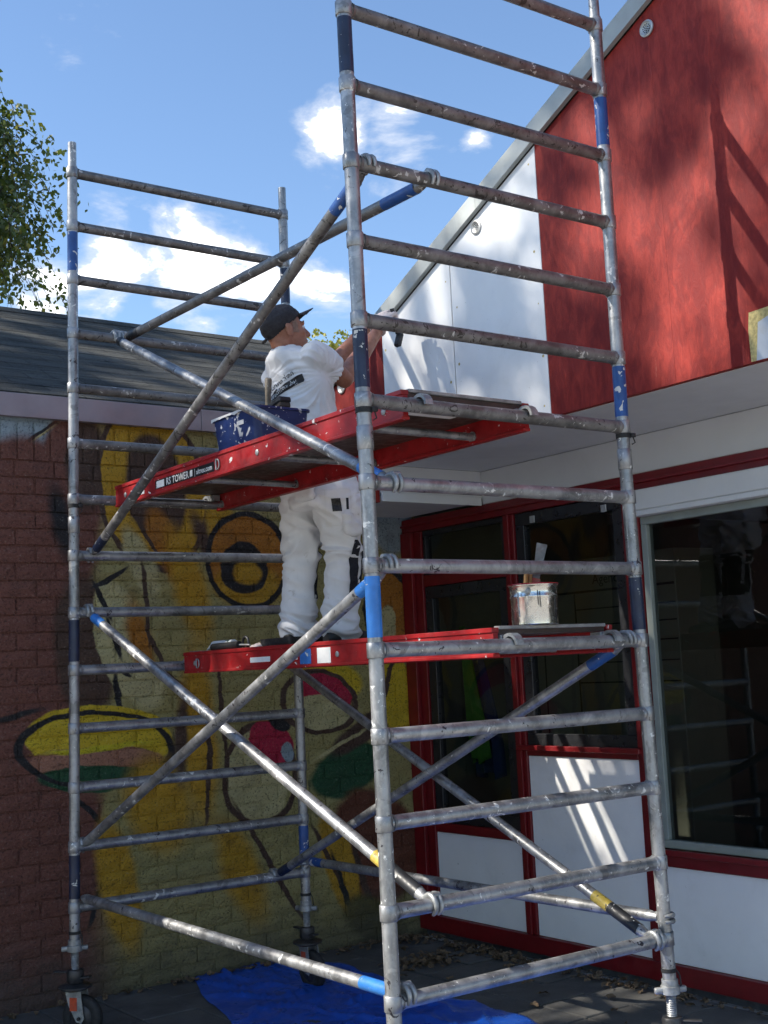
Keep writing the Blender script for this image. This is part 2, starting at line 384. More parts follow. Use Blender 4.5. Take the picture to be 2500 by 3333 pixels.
# ------------------------------------------------------------------ mural paint on the brick wall (abstract colour fields, read in wall coordinates)
MURAL=[
 ('E', 0.0, 3.029, 0.17, 0.287, -1.584, 'greyblue', 0.05),
 ('S', 0.057, 3.004, 0.291, 0.015, 0.637, 'black', 0.3),
 ('S', 0.116, 3.037, 0.223, 0.007, 0.649, 'cream', 0.5),
 ('E', -0.054, 2.123, 0.873, 0.462, -1.584, 'maroon', 0.06),
 ('E', 0.228, 2.729, 0.432, 0.207, -1.658, 'maroon', 0.15),
 ('E', 0.32, 2.849, 0.275, 0.121, -1.591, 'brown', 0.2),
 ('E', -0.058, 0.805, 0.623, 0.454, -1.584, 'maroon', 0.12),
 ('E', 0.18, 2.515, 0.245, 0.071, -1.346, 'black', 0.55),
 ('E', 1.308, 1.736, 1.358, 1.051, -1.61, 'khaki', 0.05),
 ('E', 0.3, 1.841, 0.419, 0.192, -1.52, 'brown', 0.2),
 ('E', 1.222, 3.15, 0.11, 0.125, -1.447, 'greyblue', 0.08),
 ('E', 0.722, 2.73, 0.464, 0.334, -1.407, 'ochre', 0.05),
 ('E', 0.738, 2.731, 0.322, 0.192, -1.422, 'brown', 0.12),
 ('R', 0.722, 2.73, 0.464, 0.334, -1.407, 'brown', 0.045),
 ('E', 0.794, 2.413, 0.238, 0.101, -1.18, 'orange', 0.3),
 ('E', 0.639, 2.294, 0.235, 0.079, -1.183, 'cream', 0.3),
 ('S', 0.667, 2.469, 0.216, 0.013, -1.058, 'brown', 0.3),
 ('E', 0.934, 2.177, 0.372, 0.116, -1.287, 'ochre', 0.45),
 ('E', 1.134, 2.618, 0.245, 0.103, -1.606, 'ochre', 0.4),
 ('E', 1.042, 2.418, 0.244, 0.051, -1.177, 'brown', 0.6),
 ('E', 0.512, 1.878, 0.339, 0.153, -1.32, 'cream', 0.06),
 ('E', 0.62, 1.861, 0.265, 0.078, -1.359, 'orange', 0.5),
 ('E', 0.644, 1.617, 0.137, 0.111, -1.249, 'cream', 0.3),
 ('S', 0.451, 2.22, 0.135, 0.016, 0.536, 'black', 0.25),
 ('S', 0.41, 2.092, 0.129, 0.018, -1.079, 'black', 0.25),
 ('S', 0.466, 1.893, 0.133, 0.018, -1.315, 'black', 0.25),
 ('S', 0.515, 1.708, 0.051, 0.014, -0.494, 'black', 0.25),
 ('S', 0.477, 1.583, 0.142, 0.02, -1.465, 'black', 0.25),
 ('S', 0.66, 2.076, 0.261, 0.017, -1.513, 'brown', 0.25),
 ('S', 0.713, 1.829, 0.148, 0.016, -1.097, 'brown', 0.25),
 ('S', 0.851, 1.636, 0.144, 0.015, -0.695, 'brown', 0.3),
 ('S', 0.863, 1.476, 0.103, 0.013, -1.824, 'greyblue', 0.4),
 ('E', 1.323, 2.33, 0.274, 0.264, -1.61, 'orange', 0.03),
 ('E', 1.317, 2.177, 0.138, 0.246, -1.61, 'ochre', 0.3),
 ('R', 1.323, 2.33, 0.274, 0.268, -1.61, 'black', 0.065),
 ('E', 1.294, 2.284, 0.154, 0.166, -1.61, 'black', 0.05),
 ('E', 1.311, 2.256, 0.077, 0.102, -1.61, 'ochre', 0.2),
 ('E', 2.363, 2.043, 0.231, 0.174, -1.63, 'orange', 0.05),
 ('R', 2.341, 2.027, 0.247, 0.188, -1.63, 'black', 0.09),
 ('E', 2.315, 1.929, 0.123, 0.073, -1.629, 'cream', 0.1),
 ('E', 2.358, 2.659, 0.291, 0.188, -1.342, 'greyblue', 0.15),
 ('E', 0.379, 1.352, 0.432, 0.182, -0.087, 'yellow', 0.03),
 ('E', 0.354, 1.231, 0.388, 0.09, -0.053, 'salmon', 0.06),
 ('E', 0.345, 1.147, 0.332, 0.076, -0.064, 'green', 0.08),
 ('E', 0.348, 1.307, 0.341, 0.018, 0.03, 'lemon', 0.4),
 ('R', 0.356, 1.299, 0.439, 0.195, -0.075, 'black', 0.06),
 ('E', 0.081, 0.868, 0.197, 0.198, -0.114, 'maroon', 0.12),
 ('S', -0.09, 1.498, 0.168, 0.02, 0.179, 'black', 0.5),
 ('S', 0.298, 0.978, 0.15, 0.016, -0.778, 'black', 0.3),
 ('S', 0.388, 0.738, 0.176, 0.021, -1.543, 'black', 0.3),
 ('S', 0.331, 0.477, 0.12, 0.018, -1.898, 'black', 0.4),
 ('S', 0.363, 0.741, 0.162, 0.007, -1.538, 'cream', 0.5),
 ('E', 0.574, 0.701, 0.406, 0.177, -1.253, 'khaki', 0.1),
 ('E', 0.465, 0.566, 0.397, 0.117, -1.367, 'ochre', 0.3),
 ('E', 0.705, 0.977, 0.288, 0.206, -1.267, 'ochre', 0.4),
 ('E', 0.964, 1.34, 0.523, 0.123, -1.541, 'ochre', 0.4),
 ('S', 1.015, 1.148, 0.389, 0.018, -1.639, 'brown', 0.3),
 ('S', 1.123, 1.461, 0.399, 0.017, -1.522, 'brown', 0.3),
 ('E', 0.858, 1.333, 0.286, 0.048, -1.658, 'brown', 0.5),
 ('E', 1.325, 1.063, 0.287, 0.214, -1.429, 'cream', 0.06),
 ('R', 1.36, 1.075, 0.282, 0.243, -1.55, 'brown', 0.075),
 ('E', 1.446, 1.254, 0.166, 0.118, -0.592, 'red', 0.05),
 ('E', 1.496, 1.379, 0.089, 0.05, -0.499, 'black', 0.15),
 ('E', 1.554, 1.194, 0.066, 0.043, -1.341, 'greyblue', 0.12),
 ('E', 1.865, 1.606, 0.248, 0.126, -0.171, 'yellow', 0.15),
 ('E', 1.825, 1.545, 0.216, 0.112, -0.341, 'red', 0.08),
 ('E', 1.78, 1.4, 0.234, 0.111, -0.126, 'cream', 0.06),
 ('R', 1.783, 1.47, 0.262, 0.183, -0.114, 'brown', 0.08),
 ('E', 1.97, 1.053, 0.281, 0.155, 0.253, 'green', 0.12),
 ('E', 1.89, 0.982, 0.113, 0.092, -0.09, 'darkgreen', 0.3),
 ('E', 2.139, 1.307, 0.341, 0.083, 0.471, 'brown', 0.2),
 ('S', 1.941, 1.219, 0.255, 0.013, 0.403, 'cream', 0.4),
 ('E', 2.37, 1.487, 0.23, 0.152, -1.453, 'yellow', 0.06),
 ('S', 2.293, 1.555, 0.238, 0.022, 1.211, 'brown', 0.25),
 ('E', 2.157, 0.583, 0.391, 0.316, -0.853, 'rust', 0.12),
 ('E', 1.884, 0.494, 0.352, 0.112, -1.241, 'ochre', 0.2),
 ('S', 1.416, 0.553, 0.502, 0.019, -1.024, 'brown', 0.3),
 ('E', 1.21, 0.551, 0.349, 0.129, -1.16, 'ochre', 0.5),
 ('S', 1.913, 0.338, 0.288, 0.022, -1.222, 'black', 0.3),
 ('S', 2.058, 0.379, 0.357, 0.024, -1.24, 'brown', 0.3),
 ('S', 1.786, 0.582, 0.218, 0.017, -1.088, 'brown', 0.3),
 ('E', 2.113, 0.142, 0.258, 0.139, -0.509, 'olive', 0.3),
]
PAL = {'greyblue': (0.20, 0.25, 0.28), 'maroon': (0.115, 0.043, 0.030), 'khaki': (0.24, 0.205, 0.08), 'ochre': (0.34, 0.19, 0.012), 'yellow': (0.42, 0.30, 0.014),
       'black': (0.012, 0.011, 0.012), 'brown': (0.055, 0.030, 0.020), 'orange': (0.27, 0.105, 0.010), 'darkorange': (0.12, 0.045, 0.01), 'green': (0.012, 0.055, 0.022),
       'darkgreen': (0.012, 0.05, 0.02), 'red': (0.30, 0.010, 0.035), 'cream': (0.34, 0.30, 0.15), 'salmon': (0.26, 0.12, 0.075), 'lemon': (0.42, 0.36, 0.015),
       'rust': (0.10, 0.030, 0.014), 'olive': (0.09, 0.075, 0.015), 'grey': (0.2, 0.2, 0.2)}
def mural(name, key, x0, x1):
    t = NT(name)
    wob = t.n('ShaderNodeTexNoise'); t.l(t.pos, wob.inputs['Vector']); wob.inputs['Scale'].default_value = 5.0; wob.inputs['Detail'].default_value = 5
    wc = t.n('ShaderNodeVectorMath'); wc.operation = 'MULTIPLY_ADD'
    t.l(wob.outputs['Color'], wc.inputs[0]); wc.inputs[1].default_value = (0.06, 0.0, 0.06); t.l(t.pos, wc.inputs[2])
    off = t.n('ShaderNodeVectorMath'); off.operation = 'SUBTRACT'; t.l(wc.outputs[0], off.inputs[0]); off.inputs[1].default_value = (0.03, 0, 0.03)
    sx = t.n('ShaderNodeSeparateXYZ'); t.l(off.outputs[0], sx.inputs[0])
    cxz = t.n('ShaderNodeCombineXYZ'); t.l(sx.outputs['X'], cxz.inputs[0]); t.l(sx.outputs['Z'], cxz.inputs[1])
    c = t.mix(t.ramp(sx.outputs['X'], 0.25, 0.55), tuple(v*1.75 for v in PAL['maroon']), tuple(v*1.75 for v in PAL['khaki']))
    for (kd, cx, cz_, la, lb, ang, cn, soft) in [s for s in MURAL if s[1]-max(s[3], s[4])*1.15 < x1 and s[1]+max(s[3], s[4])*1.15 > x0]:
        mp = t.n('ShaderNodeMapping'); mp.vector_type = 'TEXTURE'
        t.l(cxz.outputs[0], mp.inputs[0])
        mp.inputs['Location'].default_value = (cx, cz_, 0)
        mp.inputs['Rotation'].default_value = (0, 0, ang)
        mp.inputs['Scale'].default_value = (la, lb, 1)
        ln = t.n('ShaderNodeVectorMath'); ln.operation = 'LENGTH'; t.l(mp.outputs[0], ln.inputs[0])
        v = ln.outputs['Value']
        if kd == 'R':
            v = t.math('ABSOLUTE', t.math('SUBTRACT', v, 1.0))
            k = t.ramp(v, soft*1.25, soft*0.7)
        else:
            k = t.ramp(v, 1.0+soft*0.5, 1.0-soft)
        c = t.mix(k, c, tuple(min(1, v*1.75) for v in PAL[cn]))
    n1 = t.noise(t.pos, 80, 4, 0.75)
    n2 = t.noise(t.pos, 6, 5, 0.7)
    c = t.mix(t.ramp(n1, 0.47, 0.36, 0, 0.6), c, (0.012, 0.011, 0.010))
    c = t.mix(t.ramp(n1, 0.56, 0.72, 0, 0.32), c, (0.45, 0.44, 0.38))
    c = t.mix(t.ramp(n2, 0.5, 0.75, 0, 0.3), c, (0.05, 0.042, 0.035))
    dz = t.n('ShaderNodeSeparateXYZ'); t.l(t.pos, dz.inputs[0])
    dd = t.math('ADD', dz.outputs['Z'], t.math('MULTIPLY', n2, 0.6))
    c = t.mix(t.ramp(dd, 0.75, 0.30, 0, 0.65), c, (0.085, 0.082, 0.070))        # splashed dirt along the foot of the wall
    t.bsdf(c, 0.8, 0, t.bump(n1, 1.0, 0.022))
    MATS[key] = t.m
MSPLIT = (0.62, 1.45)
mural('mural_paint_west', 'mural0', -9.0, MSPLIT[0]+0.2)
mural('mural_paint_middle', 'mural1', MSPLIT[0]-0.2, MSPLIT[1]+0.2)
mural('mural_paint_east', 'mural2', MSPLIT[1]-0.2, 9.0)
def mkey(x): return 0 if x < MSPLIT[0] else (1 if x < MSPLIT[1] else 2)
# ------------------------------------------------------------------ mesh helpers
V = Vector
def org(o):
    v = Vector((0, 0, 0))
    while o is not None:
        v += o.location; o = o.parent
    return v
def empty(name, loc=(0, 0, 0)):
    o = bpy.data.objects.new(name, None); col.objects.link(o); o.location = loc
    o.empty_display_size = 0.1
    return o
def tag(o, label=None, cat=None, group=None, kind=None):
    if label: o['label'] = label
    if cat: o['category'] = cat
    if group: o['group'] = group
    if kind: o['kind'] = kind
    return o
def thing(name, loc, label, cat, group=None): return tag(empty(name, loc), label, cat, group)

class MB:
    """collects shapes in world coordinates and links them as one mesh object"""
    def __init__(s): s.v = []; s.f = []; s.sm = []
    def add(s, vs, fs, smooth=False):
        b = len(s.v); s.v.extend([tuple(p) for p in vs])
        for f in fs: s.f.append([i+b for i in f]); s.sm.append(smooth)
        return s
    def box(s, x0, x1, y0, y1, z0, z1, bev=0.0, mtx=None):
        if x0 > x1: x0, x1 = x1, x0
        if y0 > y1: y0, y1 = y1, y0
        if z0 > z1: z0, z1 = z1, z0
        b = min(bev, 0.45*min(x1-x0, y1-y0, z1-z0))
        if b <= 0:
            vs = [(x, y, z) for x in (x0, x1) for y in (y0, y1) for z in (z0, z1)]
            fs = [(0, 1, 3, 2), (4, 6, 7, 5), (0, 4, 5, 1), (2, 3, 7, 6), (0, 2, 6, 4), (1, 5, 7, 3)]
        else:
            vs = []; idx = {}
            for ix, x in ((0, x0), (1, x1)):
                for iy, y in ((0, y0), (1, y1)):
                    for iz, z in ((0, z0), (1, z1)):
                        sx_, sy_, sz_ = (b if ix == 0 else -b), (b if iy == 0 else -b), (b if iz == 0 else -b)
                        idx[(ix, iy, iz, 'x')] = len(vs); vs.append((x, y+sy_, z+sz_))
                        idx[(ix, iy, iz, 'y')] = len(vs); vs.append((x+sx_, y, z+sz_))
                        idx[(ix, iy, iz, 'z')] = len(vs); vs.append((x+sx_, y+sy_, z))
            I = lambda a, b_, c_, k: idx[(a, b_, c_, k)]
            fs = []
            for i in (0, 1):
                q = [I(i, 0, 0, 'x'), I(i, 1, 0, 'x'), I(i, 1, 1, 'x'), I(i, 0, 1, 'x')]; fs.append(q[::-1] if i == 0 else q)
                q = [I(0, i, 0, 'y'), I(0, i, 1, 'y'), I(1, i, 1, 'y'), I(1, i, 0, 'y')]; fs.append(q[::-1] if i == 0 else q)
                q = [I(0, 0, i, 'z'), I(1, 0, i, 'z'), I(1, 1, i, 'z'), I(0, 1, i, 'z')]; fs.append(q[::-1] if i == 0 else q)
            for a in (0, 1):
                for b_ in (0, 1):
                    q = [I(a, b_, 0, 'x'), I(a, b_, 1, 'x'), I(a, b_, 1, 'y'), I(a, b_, 0, 'y')]; fs.append(q if (a+b_) % 2 == 0 else q[::-1])
                    q = [I(a, 0, b_, 'x'), I(a, 0, b_, 'z'), I(a, 1, b_, 'z'), I(a, 1, b_, 'x')]; fs.append(q if (a+b_) % 2 == 0 else q[::-1])
                    q = [I(0, a, b_, 'y'), I(1, a, b_, 'y'), I(1, a, b_, 'z'), I(0, a, b_, 'z')]; fs.append(q if (a+b_) % 2 == 0 else q[::-1])
            for a in (0, 1):
                for b_ in (0, 1):
                    for c_ in (0, 1):
                        q = [I(a, b_, c_, 'x'), I(a, b_, c_, 'y'), I(a, b_, c_, 'z')]; fs.append(q if (a+b_+c_) % 2 == 1 else q[::-1])
        if mtx is not None: vs = [mtx @ Vector(p) for p in vs]
        return s.add(vs, fs)
    def sweep(s, pts, rad, seg=16, cap=True, closed=False, ell=None):
        pts = [Vector(p) for p in pts]; n = len(pts)
        if not hasattr(rad, '__len__'): rad = [rad]*n
        vs = []; fs = []
        prev = None
        for i, p in enumerate(pts):
            a = pts[max(0, i-1)]; b = pts[min(n-1, i+1)]
            d = (b-a).normalized() if (b-a).length > 1e-9 else Vector((0, 0, 1))
            if prev is None:
                h = Vector((0, 0, 1)) if abs(d.z) < 0.9 else Vector((1, 0, 0))
                u = d.cross(h).normalized()
            else:
                u = (prev - d*prev.dot(d)).normalized()
            prev = u; w = d.cross(u)
            for k in range(seg):
                an = 2*math.pi*k/seg
                vs.append(p + u*(rad[i]*math.cos(an)) + w*(rad[i]*math.sin(an)*(ell or 1)))
        for i in range(n-1):
            for k in range(seg):
                k2 = (k+1) % seg
                fs.append((i*seg+k, i*seg+k2, (i+1)*seg+k2, (i+1)*seg+k))
        s.add(vs, fs, True)
        if cap:
            b = len(s.v)-len(vs)
            s.f.append([b+k for k in range(seg)][::-1]); s.sm.append(False)
            s.f.append([b+(n-1)*seg+k for k in range(seg)]); s.sm.append(False)
        return s
    def tube(s, p0, p1, r, seg=16, cap=True): return s.sweep([p0, p1], r, seg, cap)
    def lathe(s, prof, mtx=None, seg=24, smooth=True):
        vs = []; fs = []; n = len(prof)
        for (r, z) in prof:
            for k in range(seg):
                a = 2*math.pi*k/seg; p = Vector((r*math.cos(a), r*math.sin(a), z))
                vs.append(mtx @ p if mtx is not None else p)
        for i in range(n-1):
            for k in range(seg):
                k2 = (k+1) % seg; fs.append((i*seg+k, i*seg+k2, (i+1)*seg+k2, (i+1)*seg+k))
        b = len(s.v); s.add(vs, fs, smooth)
        if prof[0][0] > 1e-6: s.f.append([b+k for k in range(seg)][::-1]); s.sm.append(False)
        if prof[-1][0] > 1e-6: s.f.append([b+(n-1)*seg+k for k in range(seg)]); s.sm.append(False)
        return s
    def prism(s, poly, axis, a, b):
        """polygon in the two other axes, extruded along axis from a to b"""
        n = len(poly); vs = []
        for val in (a, b):
            for (p, q) in poly:
                vs.append({'x': (val, p, q), 'y': (p, val, q), 'z': (p, q, val)}[axis])
        fs = [list(range(n))[::-1], [n+i for i in range(n)]]
        for i in range(n):
            j = (i+1) % n; fs.append([i, j, n+j, n+i])
        return s.add(vs, fs)
    def quad(s, a, b, c, d): return s.add([a, b, c, d], [(0, 1, 2, 3)])
    def build(s, name, mat, parent=None, smooth_angle=None):
        o0 = org(parent) if parent is not None else Vector((0, 0, 0))
        me = bpy.data.meshes.new(name)
        me.from_pydata([(x-o0.x, y-o0.y, z-o0.z) for (x, y, z) in s.v], [], s.f)
        me.polygons.foreach_set('use_smooth', s.sm)
        bm = bmesh.new(); bm.from_mesh(me)
        bmesh.ops.recalc_face_normals(bm, faces=bm.faces)
        bm.to_mesh(me); bm.free()
        if any(s.sm): me.set_sharp_from_angle(angle=R(smooth_angle or 50))
        me.materials.append(MATS[mat])
        o = bpy.data.objects.new(name, me); col.objects.link(o)
        if parent is not None: o.parent = parent
        return o

def text_mesh(s, size, loc, xdir, ydir, depth=0.0008, align='LEFT', bold=0.0):
    """lettering as flat geometry, returned as (verts, faces) in world space"""
    cu = bpy.data.curves.new('lettering', 'FONT'); cu.body = s; cu.size = size; cu.align_x = align
    cu.resolution_u = 2; cu.offset = bold
    ob = bpy.data.objects.new('lettering', cu); col.objects.link(ob)
    dg = bpy.context.evaluated_depsgraph_get()
    me = bpy.data.meshes.new_from_object(ob.evaluated_get(dg))
    xd = Vector(xdir).normalized(); yd = Vector(ydir).normalized(); l = Vector(loc)
    vs = [l + xd*v.co.x + yd*v.co.y for v in me.vertices]
    fs = [list(p.vertices) for p in me.polygons]
    bpy.data.objects.remove(ob); bpy.data.curves.remove(cu); bpy.data.meshes.remove(me)
    return vs, fs
def add_plain(name, vs, fs, mat, parent):
    m = MB(); m.add(vs, fs)
    o0 = org(parent)
    me = bpy.data.meshes.new(name); me.from_pydata([tuple(Vector(v)-o0) for v in vs], [], fs)
    me.materials.append(MATS[mat]); o = bpy.data.objects.new(name, me); col.objects.link(o); o.parent = parent
    return o

# ------------------------------------------------------------------ ground
g = MB(); g.quad((-400, -400, 0), (400, -400, 0), (400, 400, 0), (-400, 400, 0))
ground = g.build('ground', 'groundfar'); tag(ground, kind='structure')
pv = MB(); pv.box(-1.5, 2.40, -1.2, 3.09, -0.05, 0.006)
pavement = pv.build('pavement', 'soil'); tag(pavement, kind='structure')
slab_meshes = []
for k in range(4):
    m = MB(); m.box(-0.147, 0.147, -0.147, 0.147, -0.03, 0.02, 0.005)
    o = m.build('paving_slab', 'paving'); slab_meshes.append(o.data); bpy.data.objects.remove(o)
for i in range(13):
    for j in range(14):
        x = -1.5+0.15+i*0.3; y = 3.09-0.15-j*0.3
        o = bpy.data.objects.new('paving_slab', random.choice(slab_meshes)); col.objects.link(o); o.parent = pavement
        o.location = (x, y, 0.006+random.uniform(-0.006, 0.004))
        o.rotation_euler = (random.uniform(-0.008, 0.008), random.uniform(-0.008, 0.008), random.choice((0, 1, 2, 3))*math.pi/2+random.uniform(-0.006, 0.006))

# ------------------------------------------------------------------ brick building with the mural
WY = 3.10                                 # face of the wall
bb = thing('brick_building', (0.0, WY, 0.0), 'low brick building with a painted mural wall and grey felt roof', 'building')
BX0, BX1 = -3.4, 2.62
m = MB()
for (a, b) in ((BX0, MSPLIT[0]), (MSPLIT[0], MSPLIT[1]), (MSPLIT[1], BX1)):
    m.add([(a, WY+0.004, -0.05), (b, WY+0.004, -0.05), (b, WY+0.004, 3.12), (a, WY+0.004, 3.12)], [(0, 1, 2, 3)])
m.box(BX0, BX1, WY+0.006, WY+0.25, -0.05, 3.12)
def split_mats(o):
    me = o.data
    me.materials.clear()
    for k in range(3): me.materials.append(MATS['mural%d' % k])
    x0_ = org(o).x
    me.polygons.foreach_set('material_index', [mkey(p.center.x+x0_) for p in me.polygons])
wall = m.build('wall', 'mural0', bb); split_mats(wall)
# bodies of the building behind the wall
m = MB(); m.box(BX0+0.02, BX1-0.02, WY+0.25, 9.0, -0.05, 3.05); m.build('building_core', 'mortar', bb)
def brick_mesh(L, H, seed, mk):
    rr = random.Random(seed)
    nx, nz = 5, 3
    vs = []; fs = []
    for iz in range(nz):
        for ix in range(nx):
            u = ix/(nx-1); w = iz/(nz-1)
            edge = ix in (0, nx-1) or iz in (0, nz-1)
            y = (-0.004 if edge else -0.0095) + rr.uniform(-0.0025, 0.0025)
            vs.append((-L/2+L*u+(rr.uniform(-0.002, 0.002)), y, -H/2+H*w+rr.uniform(-0.002, 0.002)))
    for iz in range(nz-1):
        for ix in range(nx-1):
            a = iz*nx+ix; fs.append((a, a+1, a+nx+1, a+nx))
    ring = [0*nx+i for i in range(nx)]+[i*nx+nx-1 for i in range(1, nz)]+[(nz-1)*nx+i for i in range(nx-2, -1, -1)]+[i*nx for i in range(nz-2, 0, -1)]
    b = len(vs)
    for i in ring: vs.append((vs[i][0], 0.012, vs[i][2]))
    n = len(ring)
    for k in range(n): fs.append((ring[(k+1) % n], ring[k], b+k, b+(k+1) % n))
    me = bpy.data.meshes.new('brick'); me.from_pydata(vs, [], fs); me.materials.append(MATS['mural%d' % mk])
    return me
stretch = [[brick_mesh(0.211, 0.082, i, k) for i in range(6)] for k in range(3)]
half = [[brick_mesh(0.100, 0.082, 20+i, k) for i in range(2)] for k in range(3)]
soldier = [[brick_mesh(0.082, 0.205, 40+i, k) for i in range(4)] for k in range(3)]
spots = []
CH = 0.0917
for r in range(31):
    z = 0.012+0.041+r*CH
    offx = 0.11 if r % 2 else 0.0
    n = int((BX1-BX0)/0.2215)+2
    for i in range(n):
        x = BX0+0.106+offx+i*0.2215
        if x+0.106 > BX1-0.02: continue
        spots.append((x, z, 's'))
    if offx: spots.append((BX0+0.05, z, 'h'))
zs = 0.012+31*CH+0.1025
n = int((BX1-BX0)/0.0925)
for i in range(n): spots.append((BX0+0.05+i*0.0925, zs, 'v'))
def in_view(x, y, z, mrg=0.0):
    d = Vector((x, y, z))-CAM
    dp = d.dot(fwd)
    if dp < 0.1: return False
    return abs(d.dot(rgt)/dp) < 1250/4137.1+mrg and abs(d.dot(upv)/dp) < 1666.5/4137.1+mrg
vis = [s for s in spots if in_view(s[0], WY, s[1], 0.02) and s[0] < 2.45]
vis.sort(key=lambda s: (Vector((s[0], WY, s[1]))-CAM).length)
near = set(vis[:300])
rest = MB()
for s in spots:
    me = random.choice({'s': stretch, 'h': half, 'v': soldier}[s[2]][mkey(s[0])])
    jx, jz = random.uniform(-0.0015, 0.0015), random.uniform(-0.0015, 0.0015)
    dy = random.uniform(-0.0015, 0.002)
    if s in near:
        o = bpy.data.objects.new('brick', me); col.objects.link(o); o.parent = wall
        o.location = (s[0]+jx, dy, s[1]+jz); o.rotation_euler = (0, random.uniform(-0.006, 0.006), 0)
    else:
        rest.add([(v.co.x+s[0]+jx, v.co.y+dy+WY, v.co.z+s[1]+jz) for v in me.vertices], [list(p.vertices) for p in me.polygons])
o = rest.build('outer_bricks', 'mural0', wall); split_mats(o); tag(o, kind='stuff')
# aluminium fascia in lengths, with a drip lip
xs = [BX0-0.05, -0.9, 1.02, BX1]
for a, b in zip(xs[:-1], xs[1:]):
    m = MB(); m.box(a+0.0015, b-0.0015, WY-0.045, WY-0.030, 3.078, 3.205, 0.002)
    m.box(a+0.0015, b-0.0015, WY-0.030, WY+0.08, 3.190, 3.205)
    m.box(a+0.0015, b-0.0015, WY-0.030, WY-0.010, 3.078, 3.086)
    m.build('fascia', 'fascia_alu', bb)
# pitched roof
SL = 0.455
m = MB(); RY0, RY1 = WY-0.02, 6.15
m.prism([(RY0, 3.209), (RY1, 3.209+SL*(RY1-RY0)), (9.2, 3.209+SL*(RY1-RY0)-SL*(9.2-RY1)), (9.2, 3.03), (RY0, 3.15)], 'x', BX0-0.1, 6.0)
roof = m.build('roof', 'roof', bb)
m = MB()
m.prism([(RY1-0.16, 3.209+SL*(RY1-RY0-0.16)+0.012), (RY1, 3.209+SL*(RY1-RY0)+0.02), (RY1+0.16, 3.209+SL*(RY1-RY0-0.16)+0.012), (RY1, 3.209+SL*(RY1-RY0)+0.002)], 'x', BX0-0.1, 6.0)
m.build('ridge_strip', 'roof', roof)
# overlapping felt courses, each with a raised lower edge
sn, cs_ = math.sin(math.atan(SL)), math.cos(math.atan(SL))
nC = 15; LS = (RY1-0.05-RY0-0.02)/cs_/nC
for k in range(nC):
    m = MB()
    s0 = 0.02/cs_+k*LS; s1 = s0+LS*1.06
    pts_ = []
    NXc = 60
    for i in range(NXc+1):
        x = BX0-0.1+(6.0-BX0+0.1)*i/NXc
        jit = 0.006*mnoise.noise(V((x*3.1, k*1.7, 0))) if True else 0
        a_, b_ = s0+jit, min(s1, (RY1-RY0)/cs_)
        for (s_, h_) in ((a_, 0.002), (a_, 0.006), (b_, 0.004)):
            pts_.append((x, RY0+s_*cs_-h_*sn, 3.209+s_*sn+h_*cs_))
    fs_c = []
    for i in range(NXc):
        for q in (0, 1): fs_c.append((i*3+q, (i+1)*3+q, (i+1)*3+q+1, i*3+q+1))
    m.add(pts_, fs_c); m.build('felt_course', 'roof', roof)
for x in (-0.62,):
    m = MB(); z0 = 3.209
    for (a, b) in ((RY0+0.02, RY1-0.1),):
        m.add([(x, a, z0+SL*0.02+0.014), (x+0.008, a, z0+SL*0.02+0.014), (x+0.30, b, z0+SL*(b-RY0)+0.014), (x+0.292, b, z0+SL*(b-RY0)+0.014)], [(0, 1, 2, 3)])
    m.build('felt_seam', 'rubber', roof)

# ------------------------------------------------------------------ panelled building with the gable
FX = 2.48
pb = thing('panelled_building', (FX, 1.0, 0.0), 'red and white panelled building with sloping gable and large dark windows', 'building')
def fbox(name, mat, y0, y1, z0, z1, x0=FX, d=0.06, bev=0.003, parent=None):
    m = MB(); m.box(x0, x0+d, y0, y1, z0, z1, bev); return m.build(name, mat, parent or pb)
Y0 = -2.6                                  # building runs on behind the camera's right
fbox('plinth', 'concrete', Y0, 3.09, -0.02, 0.045, FX+0.03, 0.2)
fbox('base_rail', 'framered', Y0, 3.09, 0.047, 0.140, FX-0.02, 0.10)
fbox('jamb', 'framered', 2.914, 3.085, 0.142, 2.508, FX, 0.08)
fbox('jamb_cover', 'framered', 2.985, 3.09, 0.142, 2.508, FX-0.03, 0.028)
for (a, b, z1) in ((2.036, 2.128, 2.508), (1.078, 1.190, 2.508)):
    o = fbox('mullion', 'framered', a, b, 0.142, z1, FX, 0.08)
    fbox('mullion_bead', 'framered', (a+b)/2-0.016, (a+b)/2+0.016, 0.142, z1, FX-0.016, 0.0145, 0.002, o)
fbox('rail', 'framered', 2.130, 2.912, 0.645, 0.700, FX, 0.08)
fbox('rail', 'framered', 2.130, 2.912, 2.155, 2.225, FX, 0.08)
o = fbox('rail', 'framered', 1.192, 2.034, 1.130, 1.178, FX, 0.08)
fbox('window_sill', 'framered', 1.150, 2.090, 1.160, 1.190, FX-0.035, 0.033, 0.004, o)
o = fbox('rail', 'framered', Y0, 1.076, 0.610, 0.690, FX, 0.08)
fbox('window_sill', 'framered', Y0, 1.070, 0.668, 0.697, FX-0.03, 0.028, 0.004, o)
for (a, b, z0, z1, nm) in ((2.131, 2.912, 0.142, 0.643, 0), (1.192, 2.034, 0.142, 1.128, 1), (-0.02, 1.076, 0.142, 0.608, 2), (-1.26, -0.03, 0.142, 0.608, 3), (Y0, -1.27, 0.142, 0.608, 4)):
    fbox('lower_panel', 'panelwhite', a, b, z0, z1, FX+0.012, 0.03, 0.002)
